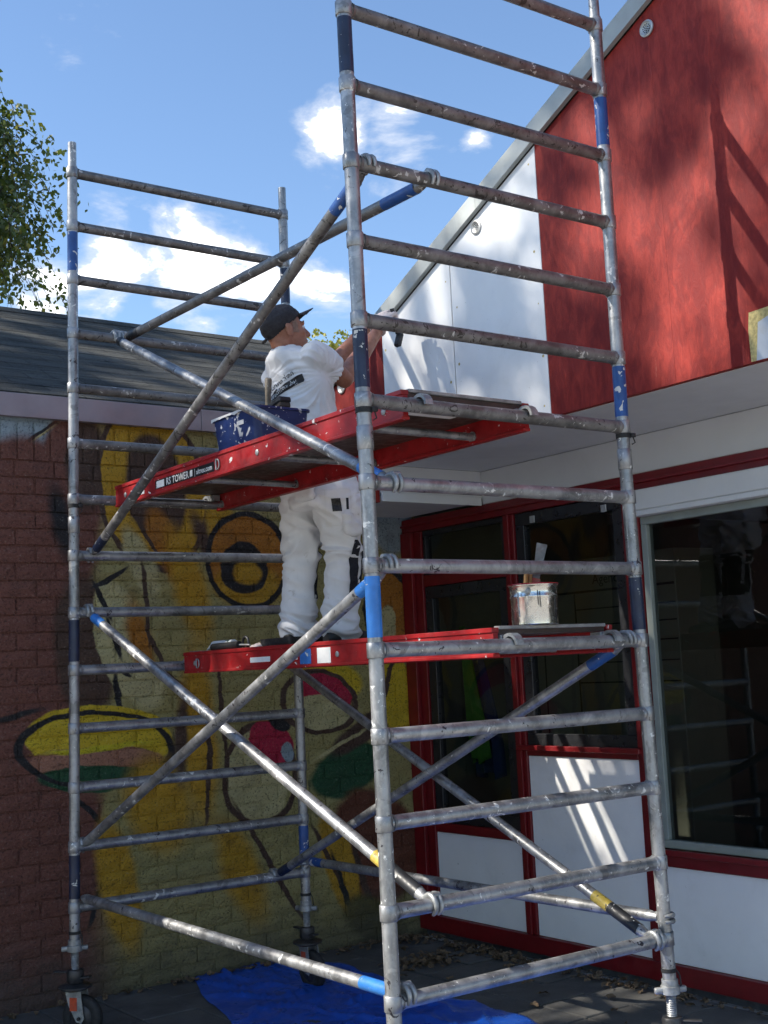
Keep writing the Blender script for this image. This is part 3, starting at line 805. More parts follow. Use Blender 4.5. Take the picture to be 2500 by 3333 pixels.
# head beam, white band, soffit
o = fbox('head_beam', 'framered', Y0, 3.095, 2.510, 2.596, FX-0.01, 0.10)
fbox('head_beam_bead', 'framered', Y0, 3.09, 2.545, 2.560, FX-0.028, 0.0165, 0.002, o)
GX = 1.70
fbox('white_band', 'soffitwhite', Y0, 2.298, 2.598, 2.796, FX, 0.06)
SEAMS = [Y0, -0.35, 1.02, 2.298]
for a, b in zip(SEAMS[:-1], SEAMS[1:]):
    m = MB(); m.box(GX+0.035, FX+0.06, a+0.001, b-0.001, 2.798, 2.815); m.build('soffit_board', 'soffitwhite', pb)
m = MB(); m.box(GX+0.036, FX+0.058, 2.300, 2.320, 2.640, 2.797); m.build('drop_board', 'soffitwhite', pb)
m = MB(); m.box(GX+0.036, FX-0.012, 2.286, 2.299, 2.590, 2.640, 0.002); m.build('drop_trim', 'framewhite', pb)
m = MB(); m.box(GX+0.036, FX-0.012, 2.322, 3.055, 2.610, 2.625); m.build('lower_soffit', 'soffitwhite', pb)
# gable boards in plane x = GX
def roofz(y): return 4.545-SL*(y-0.151)
GZ = 2.800
def gable(name, mat, y0, y1, zb, gap=0.0015):
    m = MB(); yb, ya = y0+gap, y1-gap
    m.prism([(yb, zb), (ya, zb), (ya, roofz(ya)-0.085), (yb, roofz(yb)-0.085)], 'x', GX, GX+0.033)
    return m.build(name, mat, pb)
gable('gable_panel', 'gablered', 2.305, 3.05, 2.585)
gable('gable_panel', 'gablered', 2.172, 2.305, GZ)
gable('gable_panel', 'panelwhite', 1.545, 2.172, GZ, 0.004)
gable('gable_panel', 'panelwhite', 0.855, 1.545, GZ, 0.004)
gable('gable_panel', 'gablered', 0.093, 0.855, GZ, 0.0004)
gable('gable_panel', 'gablered', -1.15, 0.093, GZ, 0.0004)
gable('gable_panel', 'gablered', Y0, -1.15, GZ, 0.0004)
m = MB(); m.prism([(Y0, GZ+0.01), (3.05, GZ+0.01), (3.05, roofz(3.05)-0.1), (Y0, roofz(Y0)-0.1)], 'x', GX+0.034, GX+0.06); m.build('gable_backing', 'black_void', pb)
# filled screw heads along the joints of the white boards
pmat('filler', (0.50, 0.40, 0.16), 0.7, 0, 0.3, 60)
for (y, zz) in ((1.585, (2.86, 3.12, 3.40, 3.66, 3.85)), (1.505, (2.90, 3.20, 3.50, 3.78)), (0.895, (2.86, 3.10, 3.36, 3.62, 3.88, 4.06)), (2.135, (2.9, 3.15, 3.42))):
    for z in zz:
        m = MB(); mt = Matrix.Translation((GX-0.0006, y+random.uniform(-0.012, 0.012), z)) @ Matrix.Rotation(-math.pi/2, 4, 'Y')
        m.lathe([(random.uniform(0.004, 0.008), 0.0), (0.003, 0.0008), (0.0, 0.0009)], mt, 9); m.build('screw_filler', 'filler', pb)
# repair patch on the red board
m = MB(); m.box(GX-0.0015, GX+0.001, -0.62, -0.315, GZ+0.003, 2.99); pt_ = m.build('bare_patch', 'bare_patch', pb)
m = MB(); m.prism([(-0.325, GZ+0.003), (-0.300, GZ+0.003), (-0.297, 2.93), (-0.306, 3.004), (-0.62, 3.010), (-0.62, 2.975), (-0.40, 2.972), (-0.345, 2.955), (-0.338, 2.90)], 'x', GX-0.0024, GX-0.0016); m.build('patch_edge', 'filler', pt_)
# verge trim along the roof slope, in lengths
cuts = [Y0, -0.8, 1.28, 3.08]
for a, b in zip(cuts[:-1], cuts[1:]):
    m = MB(); a2, b2 = a+0.001, b-0.001
    m.prism([(a2, roofz(a2)-0.078), (b2, roofz(b2)-0.078), (b2, roofz(b2)+0.012), (a2, roofz(a2)+0.012)], 'x', GX-0.030, GX-0.004)
    m.prism([(a2, roofz(a2)+0.012), (b2, roofz(b2)+0.012), (b2, roofz(b2)+0.020), (a2, roofz(a2)+0.020)], 'x', GX-0.030, GX+0.10)
    m.build('verge_trim', 'verge_grey', pb)
m = MB(); m.prism([(Y0, roofz(Y0)-0.08), (3.08, roofz(3.08)-0.08), (3.08, roofz(3.08)+0.008), (Y0, roofz(Y0)+0.008)], 'x', GX+0.062, 8.0); m.build('roof', 'roof', pb)
# round vents
for (y, z) in ((0.103, 4.395), (1.314, 3.870), (2.586, 3.300)):
    mt = Matrix.Translation((GX, y, z)) @ Matrix.Rotation(-math.pi/2, 4, 'Y')
    m = MB(); m.lathe([(0.030, -0.002), (0.038, 0.002), (0.038, 0.008), (0.031, 0.011), (0.027, 0.006), (0.0, 0.005)], mt, 28)
    v = m.build('vent', 'vent_metal', pb)
    h = MB()
    for (a, rr_, nn) in ((0, 0, 1), (0, 0.010, 6), (0.3, 0.019, 11)):
        for k in range(nn):
            an = a+2*math.pi*k/nn
            c_ = mt @ Vector((rr_*math.cos(an), rr_*math.sin(an), 0.0066))
            h.lathe([(0.0034, 0), (0.0, 0.0004)], Matrix.Translation(c_) @ Matrix.Rotation(-math.pi/2, 4, 'Y'), 8, False)
    h.build('vent_holes', 'black_void', v)
# windows: black casements, panes, blind box
def casement(y0, y1, z0, z1, x=FX+0.012, w=0.055, mat='frameblack', d=0.05):
    m = MB(); m.box(x, x+d, y0, y1, z0, z0+w, 0.003); m.box(x, x+d, y0, y1, z1-w, z1, 0.003)
    m.box(x, x+d, y0, y0+w, z0+w+0.0005, z1-w-0.0005, 0.003); m.box(x, x+d, y1-w, y1, z0+w+0.0005, z1-w-0.0005, 0.003)
    f = m.build('window', mat, pb)
    p = MB(); p.quad((x+0.025, y0+w, z0+w), (x+0.025, y1-w, z0+w), (x+0.025, y1-w, z1-w), (x+0.025, y0+w, z1-w)); p.build('pane', 'glass', f)
    return f
casement(2.130, 2.912, 2.227, 2.508, w=0.03, mat='frameblack')
casement(2.130, 2.912, 0.702, 2.153, w=0.075)
f = casement(1.192, 2.034, 1.180, 2.508, w=0.072)
m = MB(); m.box(FX+0.004, FX+0.011, 1.30, 1.34, 2.43, 2.47, 0.002); m.box(FX+0.004, FX+0.011, 1.86, 1.90, 2.44, 2.48, 0.002); m.build('stay', 'vent_metal', f)
bx = MB(); bx.box(FX-0.045, FX+0.05, Y0, 1.074, 2.400, 2.508, 0.006); o = bx.build('blind_box', 'framewhite', pb)
bx = MB(); bx.box(FX-0.049, FX+0.04, Y0, 1.074, 2.372, 2.3985, 0.003); bx.build('blind_rail', 'framewhite', o)
fw = casement(Y0, 1.074, 0.699, 2.371, w=0.040, mat='frame_greygreen')
# the dim room behind the glass
m = MB(); RX = 6.4
m.quad((FX+0.1, Y0, 0.02), (RX, Y0, 0.02), (RX, 3.09, 0.02), (FX+0.1, 3.09, 0.02)); rfl = m.build('room_floor', 'roomfloor', pb)
m = MB(); m.box(RX, RX+0.1, Y0-0.1, 3.2, 0, 2.9); m.box(FX+0.1, RX, 3.0901, 3.099, 0, 2.9); m.box(FX+0.1, RX, Y0-0.1, Y0-0.01, 0, 2.9); m.build('room_wall', 'roomwall', pb)
m = MB(); m.box(FX+0.1, RX+0.1, Y0-0.1, 3.099, 2.70, 2.78); m.build('room_ceiling', 'roomwall', pb)
m = MB(); m.box(FX+0.075, RX, Y0-0.16, Y0-0.102, 0, 3.0); m.build('side_wall', 'framewhite', pb)
# ------------------------------------------------------------------ scaffold tower
TW, TL = 1.262, 2.4926
def rz(i): return 0.6+0.28*(13-i)
RH = Vector((math.cos(YAW), -math.sin(YAW), 0))
LEAN = {'A': (0.0068, 0.0, -0.0073), 'B': (0.020, -0.007, -0.002), 'C': (-0.033, -0.004, 0.019), 'D': (-0.004, 0.004, 0.014)}
BASE = {'A': (0, 0), 'B': (TW, 0), 'C': (0, TL), 'D': (TW, TL)}
def up(u, z):
    b, mid, tp = LEAN[u]; z0, z1, z2 = rz(13), rz(6.5), rz(0)
    k = b+(mid-b)*(z-z0)/(z1-z0) if z < z1 else mid+(tp-mid)*(z-z1)/(z2-z1)
    return Vector((BASE[u][0], BASE[u][1], z)) + RH*k      # the tower leans a few centimetres, as loosely coupled frames do
tower = thing('scaffold_tower', (TW/2, TL/2, 0), 'tall aluminium rolling scaffold tower with rungs and diagonal braces', 'scaffold')
TR = 0.0255
BANDS = {'A': [(1, 2, 'bandnavy'), (5, 6, 'bandnavy'), (8, 9, 'bandblue'), (-1, 0, None)],
         'B': [(1, 2, 'bandblue_dark'), (5, 6, 'bandblue_dark'), (8, 9, 'bandnavy')],
         'C': [(1, 2, 'bandblue_dark'), (8, 9, 'bandnavy'), (12, 13, 'bandnavy')],
         'D': [(1, 2, 'bandnavy'), (8, 9, 'bandnavy'), (12, 13, 'bandblue_dark')]}
for u in 'ABCD':
    zb = 0.43
    top = rz(0)+ (0.16 if u in 'CDAB' else 0)
    m = MB()
    zz = np.linspace(zb, rz(0)+0.035, 30)
    m.sweep([up(u, z) for z in zz], TR, 24)
    m.sweep([up(u, rz(0)+0.035), up(u, top)], 0.0215, 24)
    # coupling sleeve between the two frames
    zj = (rz(6)+rz(7))/2
    m.sweep([up(u, zj-0.03), up(u, zj-0.028), up(u, zj+0.05), up(u, zj+0.052)], [0.0265, 0.0285, 0.0285, 0.0262], 24)
    U = m.build('upright', 'alu', tower)
    for i in range(14):
        c_ = MB(); z = rz(i)
        c_.sweep([up(u, z-0.026), up(u, z-0.024), up(u, z+0.024), up(u, z+0.026)], [0.0285, 0.0302, 0.0302, 0.0285], 24)
        c_.build('collar', 'castmetal' if False else 'alu', U)
    for bnd in BANDS[u]:
        if bnd[2] is None: continue
        za, zb_ = rz(bnd[1])+0.042, rz(bnd[0])-0.036
        c_ = MB(); c_.sweep([up(u, za), up(u, (za+zb_)/2), up(u, zb_)], TR+0.0007, 24, False)
        c_.build('paint_band', bnd[2], U)
    # locking clip near the joint
    zc = zj+0.105
    c_ = MB(); p = up(u, zc)
    c_.sweep([p-Vector((0, 0, 0.009)), p+Vector((0, 0, 0.009))], TR+0.0035, 24)
    d = (RH*0.8+Vector((-0.5, -0.6, 0))*0.3).normalized()
    c_.box(-0.011, 0.011, -0.008, 0.008, -0.008, 0.008, 0.002, Matrix.Translation(p+d*(TR+0.012)))
    c_.sweep([p+d*(TR+0.012)+Vector((0, 0, -0.005)), p+d*(TR+0.019)+Vector((0, 0, -0.03)), p+d*(TR+0.006)+Vector((0, 0, -0.036))], 0.0025, 8)
    c_.build('locking_clip', 'rubber', U)
    zc = 0.485
    p = up(u, zc)
    c_ = MB(); c_.sweep([p-Vector((0, 0, 0.007)), p+Vector((0, 0, 0.007))], TR+0.003, 24)
    c_.sweep([p+d*(TR+0.004), p+d*(TR+0.014)+Vector((0, 0, -0.02)), p+d*(TR+0.016)+Vector((0, 0, -0.055)), p+d*(TR+0.002)+Vector((0, 0, -0.062))], 0.003, 8)
    c_.build('locking_clip', 'rubber', U)
for (a, b) in (('A', 'B'), ('C', 'D')):
    for i in range(14):
        m = MB(); pa, pb_ = up(a, rz(i)), up(b, rz(i)); d = (pb_-pa).normalized()
        n_ = 8
        m.sweep([pa+d*(TR*0.6)+(pb_-pa-d*TR*1.2)*k/n_ for k in range(n_+1)], 0.0250, 20, False)
        m.sweep([pa+d*0.026, pa+d*0.034, pa+d*0.038], [0.0285, 0.0275, 0.0252], 20, False)
        m.sweep([pb_-d*0.026, pb_-d*0.034, pb_-d*0.038], [0.0285, 0.0275, 0.0252], 20, False)
        m.build('rung', 'aluw' if i <= 6 else 'alu', tower)

def claw(m, c, axis, dirn, tilt=0.0, s=1.0):
    """forged hook: a thick C-shaped jaw in two plates closing round a rung that runs along axis; dirn points from the brace to the rung"""
    axis = Vector(axis).normalized(); d = Vector(dirn); d = (d-axis*d.dot(axis)).normalized()
    w = axis.cross(d)
    if w.z < 0: w = -w
    for sgn in (-1, 1):
        pts = []
        for k in range(13):
            an = R(190-k*19.5)
            pts.append(c+axis*(sgn*0.012*s)+d*(math.cos(an)*0.036*s)+w*(math.sin(an)*0.036*s))
        rad = [0.012*s]*6+[0.0115*s, 0.011*s, 0.0105*s, 0.010*s, 0.009*s, 0.008*s, 0.006*s]
        m.sweep(pts, rad, 10)
    p0 = c-d*0.040*s+w*0.004
    m.sweep([p0+axis*-0.014*s, p0+axis*0.014*s], 0.014*s, 12)
    m.sweep([c+w*0.039*s-axis*0.016, c+w*0.039*s+axis*0.016], 0.0105, 10)

def brace(p0, p1, h0, h1, bands=(), r=0.0225, mat='alu', tags=()):
    p0, p1 = Vector(p0), Vector(p1); d = (p1-p0).normalized(); L = (p1-p0).length
    a, b = p0+d*0.075, p1-d*0.075
    m = MB(); n_ = 10
    m.sweep([a+(b-a)*k/n_ for k in range(n_+1)], r, 20)
    m.sweep([a, a-d*0.02, a-d*0.045], [r*0.96, r*0.85, r*0.6], 14)
    m.sweep([b, b+d*0.02, b+d*0.045], [r*0.96, r*0.85, r*0.6], 14)
    B = m.build('brace', mat, tower)
    for p, h, dd in ((p0, h0, -d), (p1, h1, d)):
        if h:
            hk = MB(); claw(hk, p, h, dd, 0.0, 0.9); hk.build('hook', 'castmetal', B)
    for (s0, s1, bm_) in bands:                       # bands measured in metres from either end
        q0 = a+d*s0 if s0 >= 0 else b+d*s0; q1 = a+d*s1 if s1 >= 0 and s0 >= 0 else b+d*s1
        k_ = MB(); k_.sweep([q0, q1], r+0.0008, 20, False); k_.build('paint_band', bm_, B)
    return B
def onr(x, fr, i):
    a, b = ('A', 'B') if fr == 0 else ('C', 'D')
    return up(a, rz(i)).lerp(up(b, rz(i)), x/TW)
XA = (1, 0, 0)
brace(onr(0.091, 1, 7), onr(0.067, 0, 3), XA, XA, [(0.0, 0.11, 'bandnavy'), (-0.16, -0.001, 'bandblue_dark')], mat='aluw')
brace(onr(0.270, 1, 3), onr(0.348, 0, 3), XA, XA, [(0.0, 0.12, 'bandblack'), (-0.20, -0.001, 'bandblue_dark')], mat='aluw')
brace(onr(0.227, 1, 3), onr(0.110, 0, 7), XA, XA, [(-0.14, -0.001, 'bandblue'), (0.0, 0.05, 'bandblack')])
brace(onr(0.072, 1, 8), onr(0.179, 0, 12), XA, XA, [(0.0, 0.10, 'bandblue'), (-0.17, -0.001, 'bandblack'), (-0.25, -0.172, 'yellowtag')])
brace(onr(0.038, 1, 12), onr(0.071, 0, 8), XA, XA, [(0.0, 0.08, 'castmetal'), (-0.11, -0.001, 'bandblue')])
pz = Vector((0, 0, 0.045))
brace(up('C', rz(13))+pz+Vector((0.03, 0, 0)), onr(0.053, 0, 13)+pz*0.3, None, XA, [(-0.16, -0.001, 'bandblue')])
brace(onr(1.185, 1, 9), onr(1.200, 0, 13), XA, XA, [(-0.16, -0.001, 'bandblack'), (-0.25, -0.162, 'yellowtag'), (0.0, 0.1, 'castmetal')])
brace(onr(1.075, 1, 13), onr(1.190, 0, 9), XA, XA, [(-0.14, -0.001, 'bandblue_dark'), (0.0, 0.10, 'bandnavy')])
brace(up('D', rz(13)+0.06), up('B', rz(13)+0.075), (0, 0, 1), (0, 0, 1), [(0.0, 0.11, 'bandblue_dark')])

# casters with threaded stem, wing nut, brake housing, fork and wheel
def caster(u, rot):
    p = up(u, 0.43); x, y = p.x, p.y
    m = MB()
    m.lathe([(0.0, 0.452), (0.031, 0.452), (0.031, 0.43), (0.036, 0.428), (0.036, 0.40), (0.028, 0.397), (0.0, 0.397)], Matrix.Translation((x, y, 0)), 20)
    m.box(-0.062, 0.062, -0.010, 0.010, 0.402, 0.424, 0.003, Matrix.Translation((x, y, 0)) @ Matrix.Rotation(rot+0.5, 4, 'Z'))
    c_ = m.build('caster', 'castmetal', tower)
    m = MB(); prof = []
    z = 0.40
    while z > 0.30: prof += [(0.0195, z), (0.0165, z-0.004)]; z -= 0.008
    m.lathe(prof, Matrix.Translation((x, y, 0)), 18); m.build('threaded_stem', 'castmetal', c_)
    m = MB(); m.lathe([(0.0, 0.318), (0.036, 0.316), (0.040, 0.308), (0.040, 0.265), (0.033, 0.255), (0.0, 0.253)], Matrix.Translation((x, y, 0)), 22)
    m.lathe([(0.0, 0.256), (0.06, 0.252), (0.078, 0.243), (0.078, 0.235), (0.05, 0.222), (0.0, 0.220)], Matrix.Translation((x, y, 0)), 28)
    m.build('brake_housing', 'steel_dark', c_)
    rm = Matrix.Translation((x, y, 0)) @ Matrix.Rotation(rot, 4, 'Z')
    m = MB(); m.box(0.03, 0.115, -0.018, 0.018, 0.236, 0.246, 0.003, rm @ Matrix.Translation((0, 0, 0.03)) @ Matrix.Rotation(R(-8), 4, 'Y'))
    m.box(-0.11, -0.03, -0.015, 0.015, 0.30, 0.308, 0.003, rm)
    m.build('brake_pedal', 'steel_dark', c_)
    m = MB()
    for s in (-1, 1):
        m.prism([(-0.035, 0.222), (0.045, 0.222), (0.060, 0.10), (0.045, 0.078), (0.020, 0.085), (-0.02, 0.16)], 'y', s*0.033-0.002, s*0.033+0.002)
    m.box(-0.036, 0.046, -0.035, 0.035, 0.2205, 0.2265)
    m.v = [tuple(rm @ Vector(v)) for v in m.v]
    f_ = m.build('fork', 'castmetal', c_)
    m = MB(); m.box(-0.012, 0.026, -0.0362, -0.0355, 0.135, 0.195); m.v = [tuple(rm @ Vector(v)) for v in m.v]; m.build('marker', 'orange_paint', f_)
    wm = rm @ Matrix.Translation((0.035, 0, 0.101)) @ Matrix.Rotation(math.pi/2, 4, 'X')
    m = MB(); m.lathe([(0.0, -0.018), (0.06, -0.018), (0.072, -0.021), (0.092, -0.021), (0.100, -0.012), (0.100, 0.012), (0.092, 0.021), (0.072, 0.021), (0.06, 0.018), (0.0, 0.018)], wm, 32)
    w_ = m.build('wheel', 'rubber', c_)
    m = MB(); m.lathe([(0.0, -0.022), (0.055, -0.022), (0.058, -0.019), (0.058, 0.019), (0.055, 0.022), (0.0, 0.022)], wm, 28); m.lathe([(0.008, -0.045), (0.008, 0.045)], wm, 12); m.build('hub', 'steel_dark', w_)
caster('A', 0.6); caster('B', 2.2); caster('C', -0.9); caster('D', -1.5)

# ------------------------------------------------------------------ platforms hung on the rungs
def platform(x0, x1, zr, label, upper):
    """red side beams, plywood deck, cross tubes, cast hooks over the rungs"""
    yc0, yc1 = 0.045, TL-0.045
    zt = zr+0.062; zb = zr-0.040
    pt = thing('scaffold_platform', ((x0+x1)/2, TL/2, zb), label, 'scaffold platform', 'red platforms of the scaffold tower')
    for (xa, side) in ((x0, 1), (x1-0.034, -1)):
        m = MB(); xb = xa+0.034
        # hollow beam with a top lip and a bottom lip
        m.box(xa+0.006, xb-0.006, yc0, yc1, zb+0.012, zt-0.014)
        m.box(xa, xb, yc0, yc1, zt-0.014, zt+0.004, 0.002); m.box(xa, xb, yc0, yc1, zb, zb+0.012, 0.002)
        b_ = m.build('side_beam', 'platred', pt)
        for yy in (0.16, 1.05, TL-0.16):
            mt = Matrix.Translation((xa+0.006 if side == 1 else xb-0.006, yy, zr+0.008)) @ Matrix.Rotation(-side*math.pi/2, 4, 'Y')
            k_ = MB(); k_.lathe([(0.013, 0), (0.013, 0.003), (0.008, 0.006), (0.0, 0.006)], mt, 14); k_.build('rivet', 'castmetal', b_)
    m = MB(); m.box(x0+0.036, x1-0.036, yc0+0.01, 1.62, zt-0.020, zt-0.004); dk = m.build('deck_board', 'plywood_dark', pt)
    m = MB(); m.box(x0+0.036, x1-0.036, 1.626, yc1-0.01, zt-0.020, zt-0.004); m.build('hatch', 'plywood_dark', pt)
    for yy in (0.35, 1.02, 1.66, TL-0.10):
        m = MB(); m.tube((x0+0.03, yy, zr-0.012), (x1-0.03, yy, zr-0.012), 0.0155, 16)
        for xx in (x0+0.030, x1-0.030):
            m.lathe([(0.022, -0.003), (0.022, 0.003)], Matrix.Translation((xx, yy, zr-0.012)) @ Matrix.Rotation(math.pi/2, 4, 'Y'), 16)
        m.build('cross_tube', 'alu', pt)
    # end profiles and hooks
    for (ye, sg) in ((yc0, -1), (yc1, 1)):
        m = MB(); ya, yb = sorted((ye, ye-sg*0.03))
        m.box(x0+0.036, x1-0.036, ya, yb, zt-0.003, zt+0.010, 0.002)
        m.build('end_profile', 'plyedge', pt)
        for xx in (x0+0.055, x1-0.055):
            m = MB(); yr = 0.0 if sg < 0 else TL
            pts = []
            for k in range(9):
                an = R(-20+k*25)
                pts.append((yr-sg*math.cos(an)*0.0325, zr+math.sin(an)*0.0325))
            poly = pts + [(yr-sg*math.cos(R(-20+k*25))*0.045, zr+math.sin(R(-20+k*25))*0.045) for k in range(8, -1, -1)]
            m.prism(poly, 'x', xx-0.016, xx+0.016)
            ya, yb = sorted((yr-sg*0.036, ye-sg*0.05))
            m.box(xx-0.020, xx+0.020, ya, yb, zr+0.006, zt-0.022, 0.003)
            m.build('hook', 'castmetal', pt)
    return pt, zt, zb
plu, ztu, zbu = platform(0.195, 0.800, rz(6), 'upper red platform at the painter\'s waist with a black lettered sticker', True)
pll, ztl, zbl = platform(0.550, 1.165, rz(9), 'lower red platform carrying the standing painter and the paint can', False)
# stickers on the near beam of the upper platform
sx_ = 0.195+0.006-0.0008
zm = (ztu+zbu)/2
def sticker(par, y0, y1, z0, z1, mat, x=sx_): 
    m = MB(); m.box(x-0.0006, x, y0, y1, z0, z1); return m.build('sticker', mat, par)
st = sticker(plu, 1.42, 2.00, zm-0.024, zm+0.018, 'sticker_black')
lx = sx_-0.0012
vs_, fs_ = text_mesh('RS TOWER', 0.046, (lx, 1.885, zm-0.018), (0, -1, 0), (0, 0, 1), bold=0.0008); add_plain('lettering', vs_, fs_, 'inkwhite', st)
vs_, fs_ = text_mesh('|', 0.040, (lx, 1.605, zm-0.014), (0, -1, 0), (0, 0, 1)); add_plain('lettering', vs_, fs_, 'inkwhite', st)
vs_, fs_ = text_mesh('altrex.com', 0.034, (lx, 1.585, zm-0.014), (0, -1, 0), (0, 0, 1), bold=0.0004); add_plain('lettering', vs_, fs_, 'inkwhite', st)
m = MB(); m.box(lx-0.0004, lx+0.0002, 1.905, 1.985, zm-0.020, zm+0.012); m.build('worn_patch', 'sticker_white', st)
m = MB(); m.box(lx-0.0004, lx+0.0002, 1.622, 1.646, zm-0.016, zm+0.012); m.build('worn_patch', 'sticker_white', st)
st = sticker(plu, 2.12, 2.27, zm-0.026, zm+0.008, 'sticker_white')
vs_, fs_ = text_mesh('245', 0.026, (lx, 2.185, zm-0.016), (0, -1, 0), (0, 0, 1)); add_plain('lettering', vs_, fs_, 'ink', st)
def dring(par, y, zc, x):
    m = MB(); pts = [Vector((x-0.004, y-0.017*math.sin(a), zc+0.022*math.cos(a))) for a in np.linspace(0.2, math.pi-0.2, 12)]
    pts = [Vector((x-0.004, y+0.012, zc+0.022))]+pts+[Vector((x-0.004, y+0.012, zc-0.022)), Vector((x-0.004, y+0.012, zc+0.021))]
    m.sweep(pts, 0.0035, 8); return m.build('tie_ring', 'castmetal', par)
dring(plu, 1.385, zm, sx_); dring(pll, 2.30, (ztl+zbl)/2-0.004, 0.556)
# paper sticker under the near end of the upper deck, with a scrawl
m = MB(); m.box(0.24, 0.62, 0.10, 0.30, ztu-0.0222, ztu-0.0206); st = m.build('deck_sticker', 'sticker_white', plu)
m = MB()
for row, yy in ((0, 0.17), (1, 0.235)):
    pts = [Vector((0.27+0.30*k/40, yy+0.018*math.sin(k*0.9+row)*(0.5+0.5*math.sin(k*0.37)), ztu-0.0232)) for k in range(41)]
    m.sweep(pts, 0.0015, 5)
m.build('scrawl', 'ink', st)
# lower platform stickers
lxs = 0.556-0.0008
zml = (ztl+zbl)/2-0.003
sticker(pll, 1.255, 1.345, zml-0.034, zml+0.032, 'sticker_blue', lxs); sticker(pll, 1.10, 1.205, zml-0.034, zml+0.032, 'sticker_white', lxs)
st = sticker(pll, 1.365, 1.45, zml-0.012, zml+0.016, 'sticker_white', lxs)
m = MB()
for k in range(4): m.box(lxs-0.0014, lxs-0.0008, 1.37, 1.445, zml-0.008+k*0.006, zml-0.006+k*0.006)
m.build('small_print', 'ink', st)
st = sticker(pll, 1.60, 1.78, zml-0.014, zml+0.010, 'sticker_white', lxs)
# ------------------------------------------------------------------ painter
def ring_loft(m, secs, seg=18):
    """secs: (centre, half-width vector, half-depth vector)"""
    vs = []; fs = []; n = len(secs)
    for (c, u, w) in secs:
        c, u, w = Vector(c), Vector(u), Vector(w)
        for k in range(seg):
            a = 2*math.pi*k/seg; vs.append(c+u*math.cos(a)+w*math.sin(a))
    for i in range(n-1):
        for k in range(seg):
            k2 = (k+1) % seg; fs.append((i*seg+k, i*seg+k2, (i+1)*seg+k2, (i+1)*seg+k))
    fs.append(list(range(seg))[::-1]); fs.append([(n-1)*seg+k for k in range(seg)])
    m.add(vs, fs, True)
def limb(m, pts, rad, seg=14):
    """rounded chain through joints (extra rings ease the bends)"""
    P = [Vector(p) for p in pts]; out = []; rr = []
    for i in range(len(P)-1):
        for k in range(4):
            f = k/4; out.append(P[i].lerp(P[i+1], f)); rr.append(rad[i]+(rad[i+1]-rad[i])*f)
    out.append(P[-1]); rr.append(rad[-1])
    d0 = (P[0]-P[1]).normalized(); d1 = (P[-1]-P[-2]).normalized()
    out = [P[0]+d0*rad[0]*0.8, P[0]+d0*rad[0]*0.5]+out+[P[-1]+d1*rad[-1]*0.5, P[-1]+d1*rad[-1]*0.8]
    rr = [rad[0]*0.45, rad[0]*0.85]+rr+[rad[-1]*0.85, rad[-1]*0.45]
    m.sweep(out, rr, seg)
def ball(m, c, rx, ry, rz_, mtx=None, seg=16):
    prof = [(max(1e-7, math.sin(math.pi*k/10)), -math.cos(math.pi*k/10)) for k in range(11)]
    mt = Matrix.Translation(c) @ (mtx or Matrix.Identity(4)) @ Matrix.Diagonal((rx, ry, rz_, 1))
    m.lathe(prof, mt, seg)
def remesh(m, name, mat, parent, voxel=0.007, smooth=4, disp=None):
    o = m.build(name, mat, None)
    md = o.modifiers.new('r', 'REMESH'); md.mode = 'VOXEL'; md.voxel_size = voxel; md.use_smooth_shade = True
    sm = o.modifiers.new('s', 'SMOOTH'); sm.iterations = smooth; sm.factor = 0.5
    dg = bpy.context.evaluated_depsgraph_get()
    me = bpy.data.meshes.new_from_object(o.evaluated_get(dg))
    old = o.data; bpy.data.objects.remove(o); bpy.data.meshes.remove(old)
    if disp:
        nv = [v.normal.copy() for v in me.vertices]
        for v, nrm in zip(me.vertices, nv):
            v.co += nrm*disp(v.co, nrm)
    o0 = org(parent)
    for v in me.vertices: v.co -= o0
    me.name = name; me.update()
    me.polygons.foreach_set('use_smooth', [True]*len(me.polygons))
    me.materials.clear(); me.materials.append(MATS[mat])
    ob = bpy.data.objects.new(name, me); col.objects.link(ob); ob.parent = parent
    return ob
FLOOR = ztl-0.004
person = thing('person', (0.97, 1.76, FLOOR), 'painter in white T-shirt, white work trousers and black cap reaching to the gable', 'person')
V = Vector
F = V((0.97, 0.06, 0)).normalized()       # chest points at the gable
Rt = V((F.y, -F.x, 0))                    # his right, towards the camera
UPZ = V((0, 0, 1))
hipc = V((0.965, 1.752, 2.575)); waist = V((0.915, 1.752, 2.80)); chest = V((0.872, 1.745, 3.03)); neckb = V((0.800, 1.752, 3.225))
rsh = V((0.868, 1.580, 3.158)); lsh = V((0.850, 1.905, 3.125))
relb = V((1.058, 1.632, 3.085)); rwri = V((1.375, 1.77, 3.395)); rhand = V((1.475, 1.80, 3.520))
lelb = V((1.110, 1.900, 3.150)); lwri = V((1.405, 1.885, 3.465)); lhand = V((1.52, 1.86, 3.535))
# head frame
hf = V((0.955, -0.21, 0.20)).normalized(); hr = hf.cross(UPZ).normalized(); hu = hr.cross(hf).normalized()
hc = V((0.797, 1.742, 3.318))
HM = Matrix((( hf.x, hr.x, hu.x, 0), (hf.y, hr.y, hu.y, 0), (hf.z, hr.z, hu.z, 0), (0, 0, 0, 1)))
def H(f, r, u): return hc+hf*f+hr*r+hu*u
b = MB()
